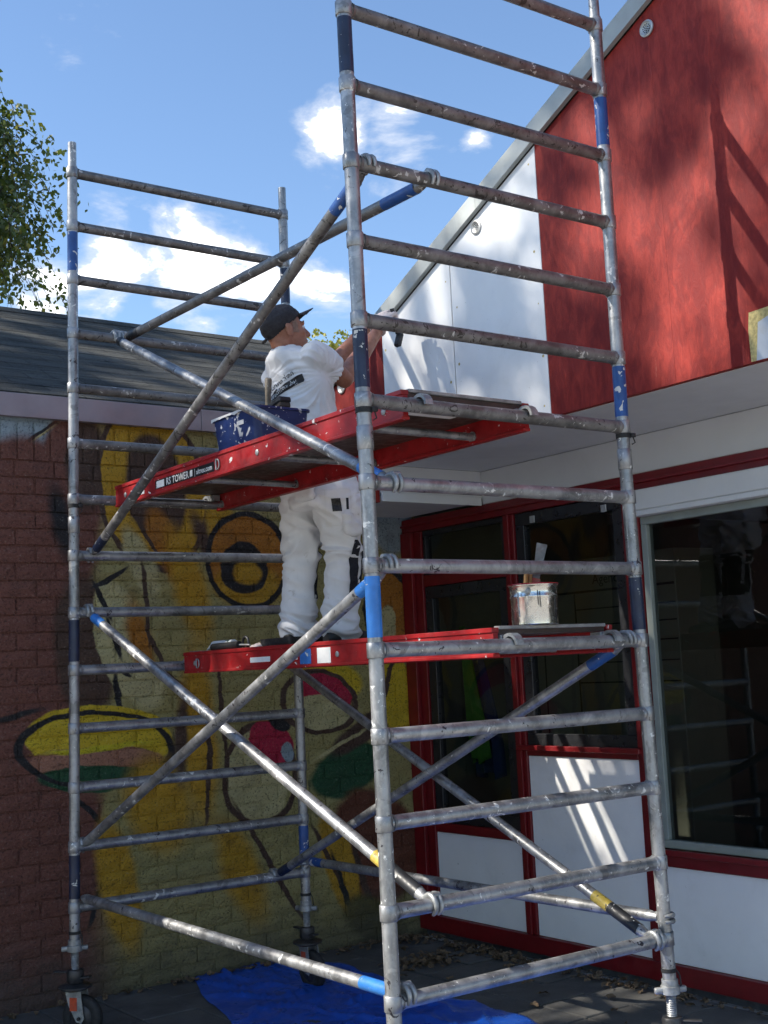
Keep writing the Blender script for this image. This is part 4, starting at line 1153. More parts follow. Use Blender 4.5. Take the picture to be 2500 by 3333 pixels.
# skull, face, jaw
ball(b, H(-0.012, 0, 0.022), 0.098, 0.078, 0.100, HM)
ball(b, H(0.030, 0, -0.020), 0.068, 0.064, 0.085, HM)
ball(b, H(0.040, 0, -0.072), 0.050, 0.050, 0.045, HM)
ball(b, H(0.072, 0, -0.094), 0.022, 0.026, 0.020, HM)       # chin
ball(b, H(0.083, 0, 0.026), 0.016, 0.052, 0.014, HM)       # brow
limb(b, [H(0.088, 0, 0.014), H(0.108, 0, -0.018), H(0.114, 0, -0.030)], [0.010, 0.013, 0.014], 10)   # nose
for s in (-1, 1):
    ball(b, H(0.100, s*0.011, -0.034), 0.010, 0.009, 0.008, HM)
    ball(b, H(0.062, s*0.040, -0.022), 0.026, 0.024, 0.024, HM)        # cheek
    ball(b, H(-0.012, s*0.086, -0.010), 0.023, 0.011, 0.037, HM @ Matrix.Rotation(R(s*-24), 4, 'Z'))   # ear
    ball(b, H(-0.020, s*0.092, 0.004), 0.015, 0.010, 0.024, HM @ Matrix.Rotation(R(s*-24), 4, 'Z'))
ball(b, H(0.092, 0, -0.058), 0.010, 0.024, 0.007, HM)       # upper lip
ball(b, H(0.089, 0, -0.071), 0.010, 0.022, 0.007, HM)       # lower lip
limb(b, [H(-0.030, 0, -0.045), neckb+V((0.005, 0, 0.01)), neckb+F*0.05-UPZ*0.05], [0.062, 0.060, 0.055], 18)
# torso core, arms, legs: one continuous figure under the clothes
ring_loft(b, [(hipc-UPZ*0.10, Rt*0.12, F*0.08), (hipc, Rt*0.13, F*0.08), (waist, Rt*0.12, F*0.075), (chest, Rt*0.13, F*0.07), (chest+UPZ*0.09, Rt*0.11, F*0.05), (neckb-UPZ*0.02, Rt*0.06, F*0.05)])
for (s, e, w, h) in ((rsh, relb, rwri, rhand), (lsh, lelb, lwri, lhand)):
    limb(b, [chest.lerp(s, 0.6)+UPZ*0.02+F*0.02, s, s.lerp(e, 0.45), e, e.lerp(w, 0.3), e.lerp(w, 0.75), w], [0.040, 0.044, 0.051, 0.047, 0.050, 0.037, 0.030])
    limb(b, [w, w.lerp(h, 0.5), w.lerp(h, 0.7)], [0.028, 0.022, 0.016])
lhip, rhip = V((0.93, 1.862, 2.55)), V((0.985, 1.640, 2.53))
lkn, rkn = V((0.945, 1.910, 2.25)), V((1.035, 1.668, 2.235)); lan, ran = V((0.937, 1.955, 1.905)), V((1.022, 1.705, 1.90))
for (h, k, a) in ((lhip, lkn, lan), (rhip, rkn, ran)):
    limb(b, [h, k, a], [0.08, 0.055, 0.04])
body = remesh(b, 'body', 'skin', person, 0.006, 3)
# eyes, brow hair, stubbly side hair
for s in (-1, 1):
    m = MB(); ball(m, H(0.080, s*0.031, 0.006), 0.011, 0.012, 0.010, HM, 14); e = m.build('eye', 'inkwhite', person)
    m = MB(); ball(m, H(0.0885, s*0.031, 0.006), 0.004, 0.005, 0.005, HM, 10); m.build('iris', 'ink', e)
    m = MB(); limb(m, [H(0.092, s*0.014, 0.030), H(0.090, s*0.034, 0.034), H(0.080, s*0.050, 0.028)], [0.004, 0.005, 0.003], 8); m.build('eyebrow', 'hair_grey', person)
bm = bmesh.new(); bm.from_mesh(body.data); o0 = org(person); keep = []
for f in bm.faces:
    d = f.calc_center_median()+o0-hc; fr, rr, u_ = d.dot(hf), d.dot(hr), d.dot(hu)
    if d.length < 0.2 and u_ > -0.012-0.25*fr and fr < 0.045 and not (abs(rr) > 0.074 and -0.035 < fr < 0.02 and u_ < 0.025) and u_ < 0.09: keep.append(f)
idx = {}; hv = []; hfc = []
for f in keep:
    q = []
    for v in f.verts:
        if v.index not in idx: idx[v.index] = len(hv); hv.append(v.co+o0+v.normal*0.0016)
        q.append(idx[v.index])
    hfc.append(q)
bm.free()
hm = MB(); hm.add(hv, hfc, True); hm.build('hair', 'hair_grey', person, 180)
# cap: crown of panels, pulled down at the nape, peak in front
m = MB()
ball(m, H(-0.018, 0, 0.046), 0.112, 0.090, 0.092, HM @ Matrix.Rotation(R(-16), 4, 'Y'), 24)
c2 = MB()
cv = []
for (x, y, z) in m.v: cv.append((x, y, z))
def capdisp(co, nrm):
    d = co-hc; fr, rr, u_ = d.dot(hf), d.dot(hr), d.dot(hu)
    return 0.0035*mnoise.noise(V((fr*16, rr*16, u_*30)))+0.002*mnoise.noise(V((fr*60, rr*60, u_*60)))
cap = remesh(m, 'cap', 'cap_black', person, 0.006, 2, capdisp)
# trim the cap along its rim (leave the face and ears free)
bm = bmesh.new(); bm.from_mesh(cap.data); o0 = org(person)
dead = []
for f in bm.faces:
    d = f.calc_center_median()+o0-hc; fr, u_ = d.dot(hf), d.dot(hu)
    if u_ < -0.052+0.62*(fr+0.125): dead.append(f)
bmesh.ops.delete(bm, geom=dead, context='FACES'); bm.to_mesh(cap.data); bm.free()
sol = cap.modifiers.new('thickness', 'SOLIDIFY'); sol.thickness = 0.004
m = MB()
vs = []; nf, nr = 7, 13
for i in range(nf):
    for j in range(nr):
        rr = (j/(nr-1)-0.5)*2; ff = i/(nf-1)
        wd = 0.080*(1-0.30*ff**2)
        fx = 0.062+0.030*(1-rr*rr)+ff*0.078*(1-0.45*rr*rr)
        vs.append(H(fx, rr*wd, 0.070+0.012*(1-rr*rr)+0.02*ff-0.022*rr*rr*(0.4+ff)))
fs = [(i*nr+j, i*nr+j+1, (i+1)*nr+j+1, (i+1)*nr+j) for i in range(nf-1) for j in range(nr-1)]
m.add(vs, fs, True); pk = m.build('peak', 'cap_black', cap)
s_ = pk.modifiers.new('thickness', 'SOLIDIFY'); s_.thickness = 0.004
m = MB(); limb(m, [H(-0.118, -0.03, -0.028), H(-0.124, 0, -0.032), H(-0.118, 0.03, -0.028)], [0.007, 0.009, 0.007], 8); m.build('strap', 'cap_black', cap)

# T-shirt
m = MB()
ring_loft(m, [(hipc+V((-0.012, 0, 0.015)), Rt*0.205, F*0.142), (hipc+V((-0.015, 0, 0.06)), Rt*0.200, F*0.142), (waist+V((-0.01, 0, 0.0)), Rt*0.190, F*0.138), (chest-UPZ*0.06, Rt*0.192, F*0.132), (chest+UPZ*0.04, Rt*0.206, F*0.120),
              (chest+UPZ*0.105+V((-0.028, 0, 0)), Rt*0.208, F*0.098), (neckb-UPZ*0.040, Rt*0.150, F*0.080), (neckb-UPZ*0.004, Rt*0.085, F*0.074), (neckb+UPZ*0.008, Rt*0.078, F*0.068)], 28)
for (s, e) in ((rsh, relb), (lsh, lelb)):
    d = (e-s).normalized(); dn = (-UPZ+d*d.z).normalized(); sd_ = d.cross(dn)
    c0 = chest.lerp(s, 0.5)+UPZ*0.035
    limb(m, [chest+UPZ*0.04, c0, s], [0.085, 0.078, 0.068], 16)
    ring_loft(m, [(s-d*0.078, dn*0.035, sd_*0.032), (s-d*0.062, dn*0.052, sd_*0.048), (s-d*0.03, dn*0.070, sd_*0.064), (s-d*0.0+dn*0.004, dn*0.077, sd_*0.068), (s+d*0.04+dn*0.006, dn*0.082, sd_*0.069), (s+d*0.08+dn*0.012, dn*0.083, sd_*0.069), (s+d*0.120+dn*0.016, dn*0.088, sd_*0.073)], 20)
arm = rsh-V((0.0, 0.0, 0.09))
def shirtdisp(co, nrm):
    d = co-arm
    # folds fan out from the arm pit across the back and down the side
    an = math.atan2(d.z, d.dot(-F)+0.25*d.dot(Rt)); r = d.length
    fan = 0.0
    q = mnoise.noise(V((an*5.2+2.0*mnoise.noise(co*4), r*1.6, 3.1)))
    fan = (abs(q)*-2+0.6)*min(1, r/0.12)*max(0.0, 1-r/0.62)
    lo = mnoise.noise(V((co.x*7, co.y*7, co.z*5)))
    hem = max(0, 1-(co.z-2.56)/0.35)
    tw = mnoise.noise(V((co.x*5+co.z*11, co.y*9+co.z*4, co.z*3+7)))
    slv = 0.0
    ds = (co-rsh.lerp(relb, 0.35)).length
    if ds < 0.16: slv = mnoise.noise(V((co.x*30, co.y*8, co.z*24)))*(1-ds/0.16)
    cre = 1-2.6*abs(mnoise.noise(V((co.x*6+co.z*9, co.y*10-co.z*7, co.z*4))))
    return max(-0.009, 0.016*fan+0.003*lo+0.010*tw*(0.35+hem)+0.007*slv+0.006*cre)
shirt = remesh(m, 't_shirt', 'tshirt', person, 0.006, 16, shirtdisp)
# open the sleeve ends so the arm comes out of the cloth
bm = bmesh.new(); bm.from_mesh(shirt.data); dead = []
for f in bm.faces:
    c_ = f.calc_center_median()+o0
    for (s, e) in ((rsh, relb), (lsh, lelb)):
        d = (e-s).normalized(); t_ = (c_-s).dot(d); rad_ = ((c_-s)-d*t_).length
        if t_ > 0.112 and rad_ < 0.105 and (c_-e).length < 0.17: dead.append(f); break
bmesh.ops.delete(bm, geom=list(set(dead)), context='FACES'); bm.to_mesh(shirt.data); bm.free()
s_ = shirt.modifiers.new('thickness', 'SOLIDIFY'); s_.thickness = 0.003
# print on the back, laid onto the cloth
bvh = BVHTree.FromPolygons([v.co+o0 for v in shirt.data.vertices], [list(p.vertices) for p in shirt.data.polygons])
pd = (Rt+UPZ*0.30).normalized(); pu = (UPZ-Rt*0.18).normalized()
def onto(vs, lift):
    out = []
    for v in vs:
        h = bvh.ray_cast(v-F*0.6, F)
        out.append((h[0]-F*lift+h[1]*0.0 if h[0] is not None else v))
    return out
def subdiv(vs, fs, n=1):
    bm = bmesh.new(); bv = [bm.verts.new(v) for v in vs]
    for f in fs:
        try: bm.faces.new([bv[i] for i in f])
        except ValueError: pass
    bmesh.ops.subdivide_edges(bm, edges=[e for e in bm.edges if e.calc_length() > 0.012], cuts=n, use_grid_fill=True)
    bmesh.ops.triangulate(bm, faces=bm.faces)
    bm.verts.index_update()
    r = [v.co.copy() for v in bm.verts], [[v.index for v in f.verts] for f in bm.faces]; bm.free(); return r
pc = chest-Rt*0.165-UPZ*0.035
vs_, fs_ = text_mesh('schilderwerken', 0.046, pc, pd, pu)
vs_, fs_ = subdiv(vs_, fs_); add_plain('back_print', onto(vs_, 0.0035), fs_, 'ink', shirt)
bar0 = pc-pu*0.052+pd*0.09
grid = []; gf = []
for i in range(25):
    for j in range(5): grid.append(bar0+pd*(0.235*i/24)+pu*(0.040*j/4))
for i in range(24):
    for j in range(4): a_ = i*5+j; gf.append((a_, a_+5, a_+6, a_+1))
add_plain('back_print', onto(grid, 0.0032), gf, 'ink', shirt)
vs_, fs_ = text_mesh('drachten bv', 0.040, bar0+pd*0.006+pu*0.009, pd, pu)
vs_, fs_ = subdiv(vs_, fs_); add_plain('back_print', onto(vs_, 0.0048), fs_, 'inkwhite', shirt)

# trousers
m = MB()
ring_loft(m, [(hipc-UPZ*0.12, Rt*0.165, F*0.140), (hipc-UPZ*0.03, Rt*0.188, F*0.148), (hipc+UPZ*0.07, Rt*0.178, F*0.130), (waist-UPZ*0.06, Rt*0.170, F*0.122)], 24)
limb(m, [lhip, lhip.lerp(lkn, 0.5), lkn, lkn.lerp(lan, 0.5), lan-UPZ*0.01], [0.112, 0.098, 0.082, 0.078, 0.086], 20)
limb(m, [rhip, rhip.lerp(rkn, 0.5), rkn, rkn.lerp(ran, 0.5), ran-UPZ*0.01], [0.116, 0.104, 0.086, 0.080, 0.088], 20)
m.box(-0.062, 0.062, -0.012, 0.016, -0.10, 0.085, 0.008, Matrix.Translation(rhip.lerp(rkn, 0.42)+Rt*0.112+F*0.015))   # cargo pocket
m.box(-0.070, 0.070, -0.010, 0.012, -0.075, 0.075, 0.008, Matrix.Translation(hipc-F*0.150+Rt*0.085-UPZ*0.02) @ Matrix.Rotation(math.pi/2, 4, 'Z'))
def troudisp(co, nrm):
    z = co.z
    kn = math.exp(-((z-2.25)/0.075)**2); ank = max(0, 1-(z-1.84)/0.22)**1.3; cr = math.exp(-((z-2.42)/0.07)**2)
    wv = mnoise.noise(V((co.x*9, co.y*9, z*34+3*mnoise.noise(co*6))))
    lg = mnoise.noise(V((co.x*16, co.y*16, z*5)))
    di = mnoise.noise(V(((co.x+z)*20, (co.y-z*0.6)*14, z*9)))
    rd = 1-2.4*abs(mnoise.noise(V((co.x*7+z*3, co.y*7-z*4, z*22+2*mnoise.noise(co*5)))))
    r2 = 1-2.4*abs(mnoise.noise(V(((co.x+z)*9, (co.y-z)*9, z*8+5))))
    return 0.016*rd*kn+0.024*rd*ank+0.013*r2*cr+0.006*lg+0.004*di+0.007*r2+0.004*rd
trs = remesh(m, 'trousers', 'trousers', person, 0.006, 4, troudisp)
bm = bmesh.new(); bm.from_mesh(trs.data)
dead = [f for f in bm.faces if f.calc_center_median().z+o0.z < FLOOR+0.022]
bmesh.ops.delete(bm, geom=dead, context='FACES'); bm.to_mesh(trs.data); bm.free()
bvh = BVHTree.FromPolygons([v.co+o0 for v in trs.data.vertices], [list(p.vertices) for p in trs.data.polygons])
def patch(name, mat, c0, du, dv, w, h, dirn, lift=0.004, nu=8, nv=8):
    g_ = []; f_ = []
    for i in range(nu+1):
        for j in range(nv+1):
            p = V(c0)+V(du)*(w*(i/nu-0.5))+V(dv)*(h*(j/nv-0.5))
            hit = bvh.ray_cast(p-V(dirn)*0.4, V(dirn))
            g_.append((hit[0] if hit[0] is not None else p)-V(dirn)*lift)
    for i in range(nu):
        for j in range(nv): a_ = i*(nv+1)+j; f_.append((a_, a_+nv+1, a_+nv+2, a_+1))
    return add_plain(name, g_, f_, mat, trs)
bk = (Rt*0.75-F*0.66).normalized(); bku = bk.cross(UPZ)
pkc = rhip.lerp(rkn, 0.30)
patch('phone_pouch', 'blacktool', pkc+UPZ*0.0, -bku, (UPZ+bku*0.10).normalized(), 0.045, 0.062, -bk)
for kk in (rkn, lkn):
    patch('knee_panel', 'denim_navy', kk.lerp(ran if kk is rkn else lan, 0.30)+F*0.02, Rt, UPZ, 0.15, 0.26, -F, 0.005, 10, 12)
    patch('knee_panel', 'denim_navy', kk.lerp(ran if kk is rkn else lan, 0.30)+F*0.075, F, UPZ, 0.05, 0.26, -Rt, 0.004, 6, 12)
for (c0, du, dv, w, h) in ((pkc-UPZ*0.01+bku*-0.0, -bku, UPZ, 0.0025, 0.17),):
    patch('seam', 'sticker_white', c0+bku*0.055, du, dv, w, h, -bk, 0.0025, 1, 14)
for (c0, w, h) in ((pkc-UPZ*0.095, 0.135, 0.0022), (pkc+UPZ*0.075, 0.135, 0.0022)):
    patch('seam', 'sticker_white', c0, -bku, UPZ, w, h, -bk, 0.0028, 12, 1)
patch('seam', 'sticker_white', pkc-bku*0.068-UPZ*0.01, -bku, UPZ, 0.0022, 0.17, -bk, 0.0028, 1, 14)
patch('pocket_print', 'denim_navy', pkc-bku*0.052+UPZ*0.005, -bku, UPZ, 0.012, 0.055, -bk, 0.003, 2, 8)
# shoes
for (a, dirx) in ((lan, (F+Rt*-0.12).normalized()), (ran, (F+Rt*0.10).normalized())):
    sr = V((dirx.y, -dirx.x, 0)); base = V((a.x, a.y, FLOOR))
    m = MB()
    ring_loft(m, [(base+dirx*-0.085+UPZ*0.035, sr*0.030, UPZ*0.030), (base+dirx*-0.06+UPZ*0.045, sr*0.040, UPZ*0.043), (base+UPZ*0.05, sr*0.042, UPZ*0.049), (base+dirx*0.07+UPZ*0.042, sr*0.046, UPZ*0.041), (base+dirx*0.14+UPZ*0.034, sr*0.050, UPZ*0.033), (base+dirx*0.185+UPZ*0.030, sr*0.042, UPZ*0.028), (base+dirx*0.205+UPZ*0.026, sr*0.022, UPZ*0.020)], 16)
    sh = m.build('shoe', 'shoe_black', person)
    m = MB(); n_ = 20; pl = []
    for k in range(n_):
        an = 2*math.pi*k/n_; pl.append(base+dirx*(0.06+0.150*math.cos(an))+sr*(0.048*math.sin(an)))
    vs = [p+UPZ*0.002 for p in pl]+[p+UPZ*0.018 for p in pl]
    m.add(vs, [list(range(n_))[::-1], [n_+i for i in range(n_)]]+[[i, (i+1) % n_, n_+(i+1) % n_, n_+i] for i in range(n_)]); m.build('sole', 'rubber', sh)

# gloves: palm, four curled fingers, thumb, rolled cuff
def glove(w, h, grip, palm_n, side, name):
    d = (h-w).normalized(); n_ = V(palm_n); n_ = (n_-d*n_.dot(d)).normalized(); s = d.cross(n_)*side
    m = MB()
    ring_loft(m, [(w-d*0.015, s*0.040, n_*0.033), (w+d*0.02, s*0.036, n_*0.027), (w+d*0.055, s*0.045, n_*0.026), (w+d*0.092, s*0.048, n_*0.024), (w+d*0.11, s*0.044, n_*0.020)], 16)
    for k, (o_, L) in enumerate(((0.035, 0.92), (0.012, 1.05), (-0.012, 1.0), (-0.034, 0.82))):
        p0 = w+d*0.10+s*o_
        p1 = p0+d*0.034*L+n_*0.006; p2 = p1+d*0.012*L+n_*0.032*L; p3 = p2-d*0.018*L+n_*0.020*L
        limb(m, [p0, p1, p2, p3], [0.0125, 0.0115, 0.0105, 0.0095], 10)
    t0 = w+d*0.035+s*0.040; t1 = t0+d*0.028+s*0.018+n_*0.018; t2 = t1+d*0.026+n_*0.022-s*0.008
    limb(m, [t0, t1, t2], [0.0145, 0.0125, 0.0105], 10)
    g_ = remesh(m, 'glove', 'glove', person, 0.0042, 2, lambda co, nr: 0.0018*mnoise.noise(co*70))
    m = MB(); c0 = w-d*0.012
    m.sweep([c0+(s*math.cos(a)*0.041+n_*math.sin(a)*0.034) for a in np.linspace(0, 2*math.pi, 25)], 0.0055, 8); m.build('cuff', 'glove', g_)
    return g_
glove(rwri+(rhand-rwri)*0.15, rhand+(rhand-rwri).normalized()*0.02, None, V((0.6, 0.2, -0.7)), 1, 'r')
glove(lwri+(lhand-lwri)*0.1, lhand+(lhand-lwri).normalized()*0.02, None, V((0.5, -0.3, -0.7)), -1, 'l')
# ------------------------------------------------------------------ tools and pots
# sanding block held against the panel
sb = thing('sanding_tool', (1.50, 1.80, 3.36), 'black sanding tool in the painter\'s gloved hand against the white gable panel', 'hand tool')
m = MB(); mt = Matrix.Translation((1.548, 1.815, 3.385)) @ Matrix.Rotation(R(18), 4, 'Y')
m.box(-0.015, 0.015, -0.020, 0.020, -0.040, 0.038, 0.007, mt); m.build('block', 'blacktool', sb)
m = MB(); m.sweep([(1.50, 1.80, 3.545), (1.515, 1.805, 3.49), (1.54, 1.813, 3.415)], [0.012, 0.013, 0.011], 12); m.build('handle', 'blacktool', sb)
# blue plastic tub on the upper platform, with paint runs
ZU = ztu+0.003
tubx, tuby = 0.46, 1.45
tub = thing('paint_tub', (tubx, tuby, ZU), 'blue rectangular plastic tub smeared with white paint on the upper platform', 'tub')
def rrect(cx, cy, hx, hy, r, z, n=5):
    out = []
    for (sx_, sy_, a0) in ((1, 1, 0), (-1, 1, 90), (-1, -1, 180), (1, -1, 270)):
        for k in range(n+1):
            a = R(a0+90*k/n); out.append((cx+sx_*(hx-r)+r*math.cos(a), cy+sy_*(hy-r)+r*math.sin(a), z))
    return out
def loft_rings(m, rings, cap0=True):
    n_ = len(rings[0]); vs = [p for r in rings for p in r]
    fs = [(i*n_+k, i*n_+(k+1) % n_, (i+1)*n_+(k+1) % n_, (i+1)*n_+k) for i in range(len(rings)-1) for k in range(n_)]
    if cap0: fs.append(list(range(n_))[::-1])
    fs.append([(len(rings)-1)*n_+k for k in range(n_)])
    m.add(vs, fs)
m = MB(); h = 0.185
loft_rings(m, [rrect(tubx, tuby, 0.125, 0.175, 0.03, ZU), rrect(tubx, tuby, 0.142, 0.195, 0.03, ZU+h), rrect(tubx, tuby, 0.150, 0.203, 0.032, ZU+h), rrect(tubx, tuby, 0.150, 0.203, 0.032, ZU+h+0.010), rrect(tubx, tuby, 0.137, 0.190, 0.03, ZU+h+0.010), rrect(tubx, tuby, 0.126, 0.176, 0.03, ZU+0.05)])
tb = m.build('tub_body', 'tubblue', tub)
m = MB(); nx = 44
vs = []; fs = []
for k in range(nx+1):                                   # dried paint over the rim of the near side
    y = tuby-0.185+0.37*k/nx; dr = 0.006+0.022*max(0, mnoise.noise(V((y*26, 1.3, 0))))+0.006*mnoise.noise(V((y*80, 0, 2)))
    vs += [(tubx-0.1508, y, ZU+h+0.0108), (tubx-0.1508, y, ZU+h+0.005-max(0.0, dr)*0.6)]
for k in range(nx): fs.append((2*k, 2*k+1, 2*k+3, 2*k+2))
m.add(vs, fs); m.build('paint_run', 'inkwhite', tb)
m = MB(); m.box(tubx-0.1405, tubx-0.1390, tuby-0.09, tuby-0.03, ZU+0.130, ZU+0.150); m.build('label', 'sticker_white', tb)
# brush with a wooden handle standing on the tub
bu = thing('wall_brush', (0.50, 1.40, ZU+h+0.013), 'wide black brush with upright wooden handle lying across the blue tub', 'brush')
m = MB(); mt = Matrix.Translation((0.48, 1.36, ZU+h+0.030)) @ Matrix.Rotation(R(-12), 4, 'X')
m.box(-0.032, 0.032, -0.10, 0.085, -0.012, 0.014, 0.006, mt); m.build('brush_head', 'blacktool', bu)
m = MB(); m.box(-0.028, 0.028, -0.095, 0.080, -0.034, -0.0125, 0.004, mt); m.build('bristles', 'bristle', bu)
m = MB(); m.sweep([(0.48, 1.41, ZU+h+0.04), (0.478, 1.405, ZU+h+0.10), (0.476, 1.395, ZU+h+0.165), (0.475, 1.392, ZU+h+0.172)], [0.014, 0.0135, 0.0165, 0.012], 14); m.build('handle', 'wood_dirty', bu)

# paint can with brushes, near end of the lower platform
ZL = ztl+0.0105
cx_, cy_ = 0.80, 0.085; CS = 0.84
can = thing('paint_can', (cx_, cy_, ZL), 'shiny tin paint can with red paint round the rim on the lower platform', 'paint can')
m = MB()
m.lathe([(r*CS, z*CS) for (r, z) in [(0.0, 0.0), (0.098, 0.0), (0.103, 0.004), (0.103, 0.118), (0.107, 0.122), (0.107, 0.128), (0.104, 0.132), (0.106, 0.168), (0.111, 0.172), (0.112, 0.178), (0.104, 0.180), (0.098, 0.172), (0.098, 0.12), (0.0, 0.12)]], Matrix.Translation((cx_, cy_, ZL)), 40)
cb = m.build('can_body', 'tin', can)
m = MB(); m.lathe([(r*CS, z*CS) for (r, z) in [(0.1085, 0.1755), (0.1135, 0.1775), (0.112, 0.1825), (0.100, 0.1835), (0.097, 0.176)]], Matrix.Translation((cx_, cy_, ZL)), 40); m.build('paint_rim', 'paint_red', cb)
m = MB(); a = R(215); p = V((cx_+0.1065*CS*math.cos(a), cy_+0.1065*CS*math.sin(a), ZL+0.148*CS)); m.lathe([(0.010, -0.002), (0.010, 0.004), (0.006, 0.006), (0.0, 0.005)], Matrix.Translation(p) @ Matrix.Rotation(a, 4, 'Z') @ Matrix.Rotation(math.pi/2, 4, 'Y'), 14); m.build('bail_ear', 'castmetal', cb)
m = MB()
def stripe(m, a0, z0, a1, z1, w):
    for k in range(6):
        f0, f1 = k/6, (k+1)/6
        A0, A1 = a0+(a1-a0)*f0, a0+(a1-a0)*f1; Z0, Z1 = z0+(z1-z0)*f0, z0+(z1-z0)*f1
        r = 0.1082*CS; q = lambda A, z: (cx_+r*math.cos(A), cy_+r*math.sin(A), ZL+z*CS)
        m.quad(q(A0-w, Z0), q(A0+w, Z0), q(A1+w, Z1), q(A1-w, Z1))
stripe(m, R(237), 0.150, R(238), 0.085, 0.014); stripe(m, R(242), 0.145, R(243), 0.075, 0.014); m.build('ink_marks', 'ink', cb)
m = MB(); m.sweep([(cx_-0.095, cy_-0.02, ZL+0.120), (cx_-0.110, cy_-0.035, ZL+0.075), (cx_-0.115, cy_-0.045, ZL+0.03)], 0.0025, 8); m.build('bail_handle', 'castmetal', cb)
for (dx, red, nm) in ((0.0, False, 'plain'), (0.022, True, 'red-tipped')):
    br_ = thing('paint_brush', (cx_-0.02+dx, cy_+0.03, ZL+0.12), '%s wooden brush handle sticking out of the tin paint can' % nm, 'brush', 'brushes in the paint can')
    m = MB(); q0, q1 = V((cx_-0.030+dx, cy_+0.02, ZL+0.08)), V((cx_-0.010+dx, cy_+0.02, ZL+(0.215 if red else 0.208)))
    m.sweep([q0, q0.lerp(q1, 0.5), q0.lerp(q1, 0.85), q1], [0.009, 0.008, 0.0085, 0.006], 12); m.build('handle', 'wood_handle', br_)
    if red: m = MB(); m.sweep([q0.lerp(q1, 0.90), q1+(q1-q0)*0.01], [0.0088, 0.0068], 12); m.build('tip', 'paint_red', br_)
    m = MB(); m.sweep([q0, q0-V((0.004, 0, 0.06))], [0.010, 0.016], 12, ell=1.8); m.build('bristles', 'bristle', br_)
sc_ = thing('scraper', (cx_+0.05, cy_, ZL+0.12), 'grey metal scraper standing tilted in the tin paint can', 'scraper')
m = MB(); mt = Matrix.Translation((cx_+0.055, cy_+0.02, ZL+0.235)) @ Matrix.Rotation(R(-25), 4, 'Z') @ Matrix.Rotation(R(14), 4, 'Y')
m.prism([(-0.013, -0.08), (0.013, -0.08), (0.018, 0.02), (0.021, 0.075), (-0.021, 0.075), (-0.018, 0.02)], 'y', -0.0012, 0.0012); m.v = [tuple(mt @ V(v)) for v in m.v]; m.build('blade', 'greyblade', sc_)
m = MB(); m.prism([(-0.020, -0.16), (0.020, -0.16), (0.017, -0.06), (-0.017, -0.06)], 'y', -0.006, 0.006); m.v = [tuple(mt @ V(v)) for v in m.v]; m.build('handle', 'paint_red', sc_)

# sealant tube, gun-like clutter at the far end of the lower platform
ZD = ztl-0.003
tu = thing('sealant_tube', (0.60, 2.15, ZD), 'white sealant cartridge lying at the left end of the lower platform', 'sealant tube')
zc = ZD+0.031
m = MB(); m.sweep([(0.615, 2.235, zc), (0.615, 2.232, zc), (0.62, 2.045, zc), (0.62, 2.042, zc)], [0.016, 0.024, 0.024, 0.018], 20); m.build('cartridge', 'plastic_white', tu)
m = MB(); m.sweep([(0.615, 2.236, zc), (0.614, 2.265, zc-0.002), (0.613, 2.30, zc-0.016), (0.613, 2.305, zc-0.02)], [0.013, 0.010, 0.005, 0.003], 12); m.build('nozzle', 'plastic_white', tu)
m = MB(); m.sweep([(0.6195, 2.12, zc), (0.62, 2.065, zc)], 0.0246, 20, False); m.build('label', 'label_green', tu)
gn = thing('caulking_gun', (0.60, 1.95, ZD), 'dark paint-crusted caulking gun beside the sealant tube on lower platform', 'caulking gun')
m = MB(); m.sweep([(0.585, 2.19, ZD+0.022), (0.585, 1.93, ZD+0.024)], 0.019, 14); m.build('barrel', 'blacktool', gn)
m = MB(); m.sweep([V((0.60, 1.895+0.028*math.cos(a), ZD+0.032+0.028*math.sin(a))) for a in np.linspace(0, 2*math.pi, 17)], 0.0065, 8); m.build('grip_ring', 'blacktool', gn)
m = MB(); m.sweep([(0.585, 1.93, ZD+0.024), (0.59, 1.84, ZD+0.020)], 0.005, 8); m.build('plunger_rod', 'castmetal', gn)
bxk = thing('tool_box', (0.62, 1.66, ZD), 'flat black tool tray beside the painter\'s feet on lower platform', 'tool tray')
m = MB(); loft_rings(m, [rrect(0.66, 1.64, 0.05, 0.13, 0.012, ZD), rrect(0.66, 1.64, 0.056, 0.137, 0.014, ZD+0.042), rrect(0.66, 1.64, 0.050, 0.131, 0.012, ZD+0.042), rrect(0.66, 1.64, 0.046, 0.127, 0.012, ZD+0.008)]); m.build('tray', 'blacktool', bxk)
rg = thing('paint_rag', (0.60, 1.80, ZD), 'small white paint-stained rag lying beside the tool tray', 'rag')
m = MB(); vs = []; fs = []
for i in range(9):
    for j in range(9):
        x, y = i/8-0.5, j/8-0.5
        vs.append((0.60+x*0.06, 1.79+y*0.08, ZD+0.006+0.030*max(0, 1-3.2*(x*x+y*y))*(0.6+0.5*mnoise.noise(V((x*6, y*6, 4))))))
fs = [(i*9+j, i*9+j+1, (i+1)*9+j+1, (i+1)*9+j) for i in range(8) for j in range(8)]
m.add(vs, fs, True); o = m.build('cloth', 'glove', rg); o.modifiers.new('thickness', 'SOLIDIFY').thickness = 0.002

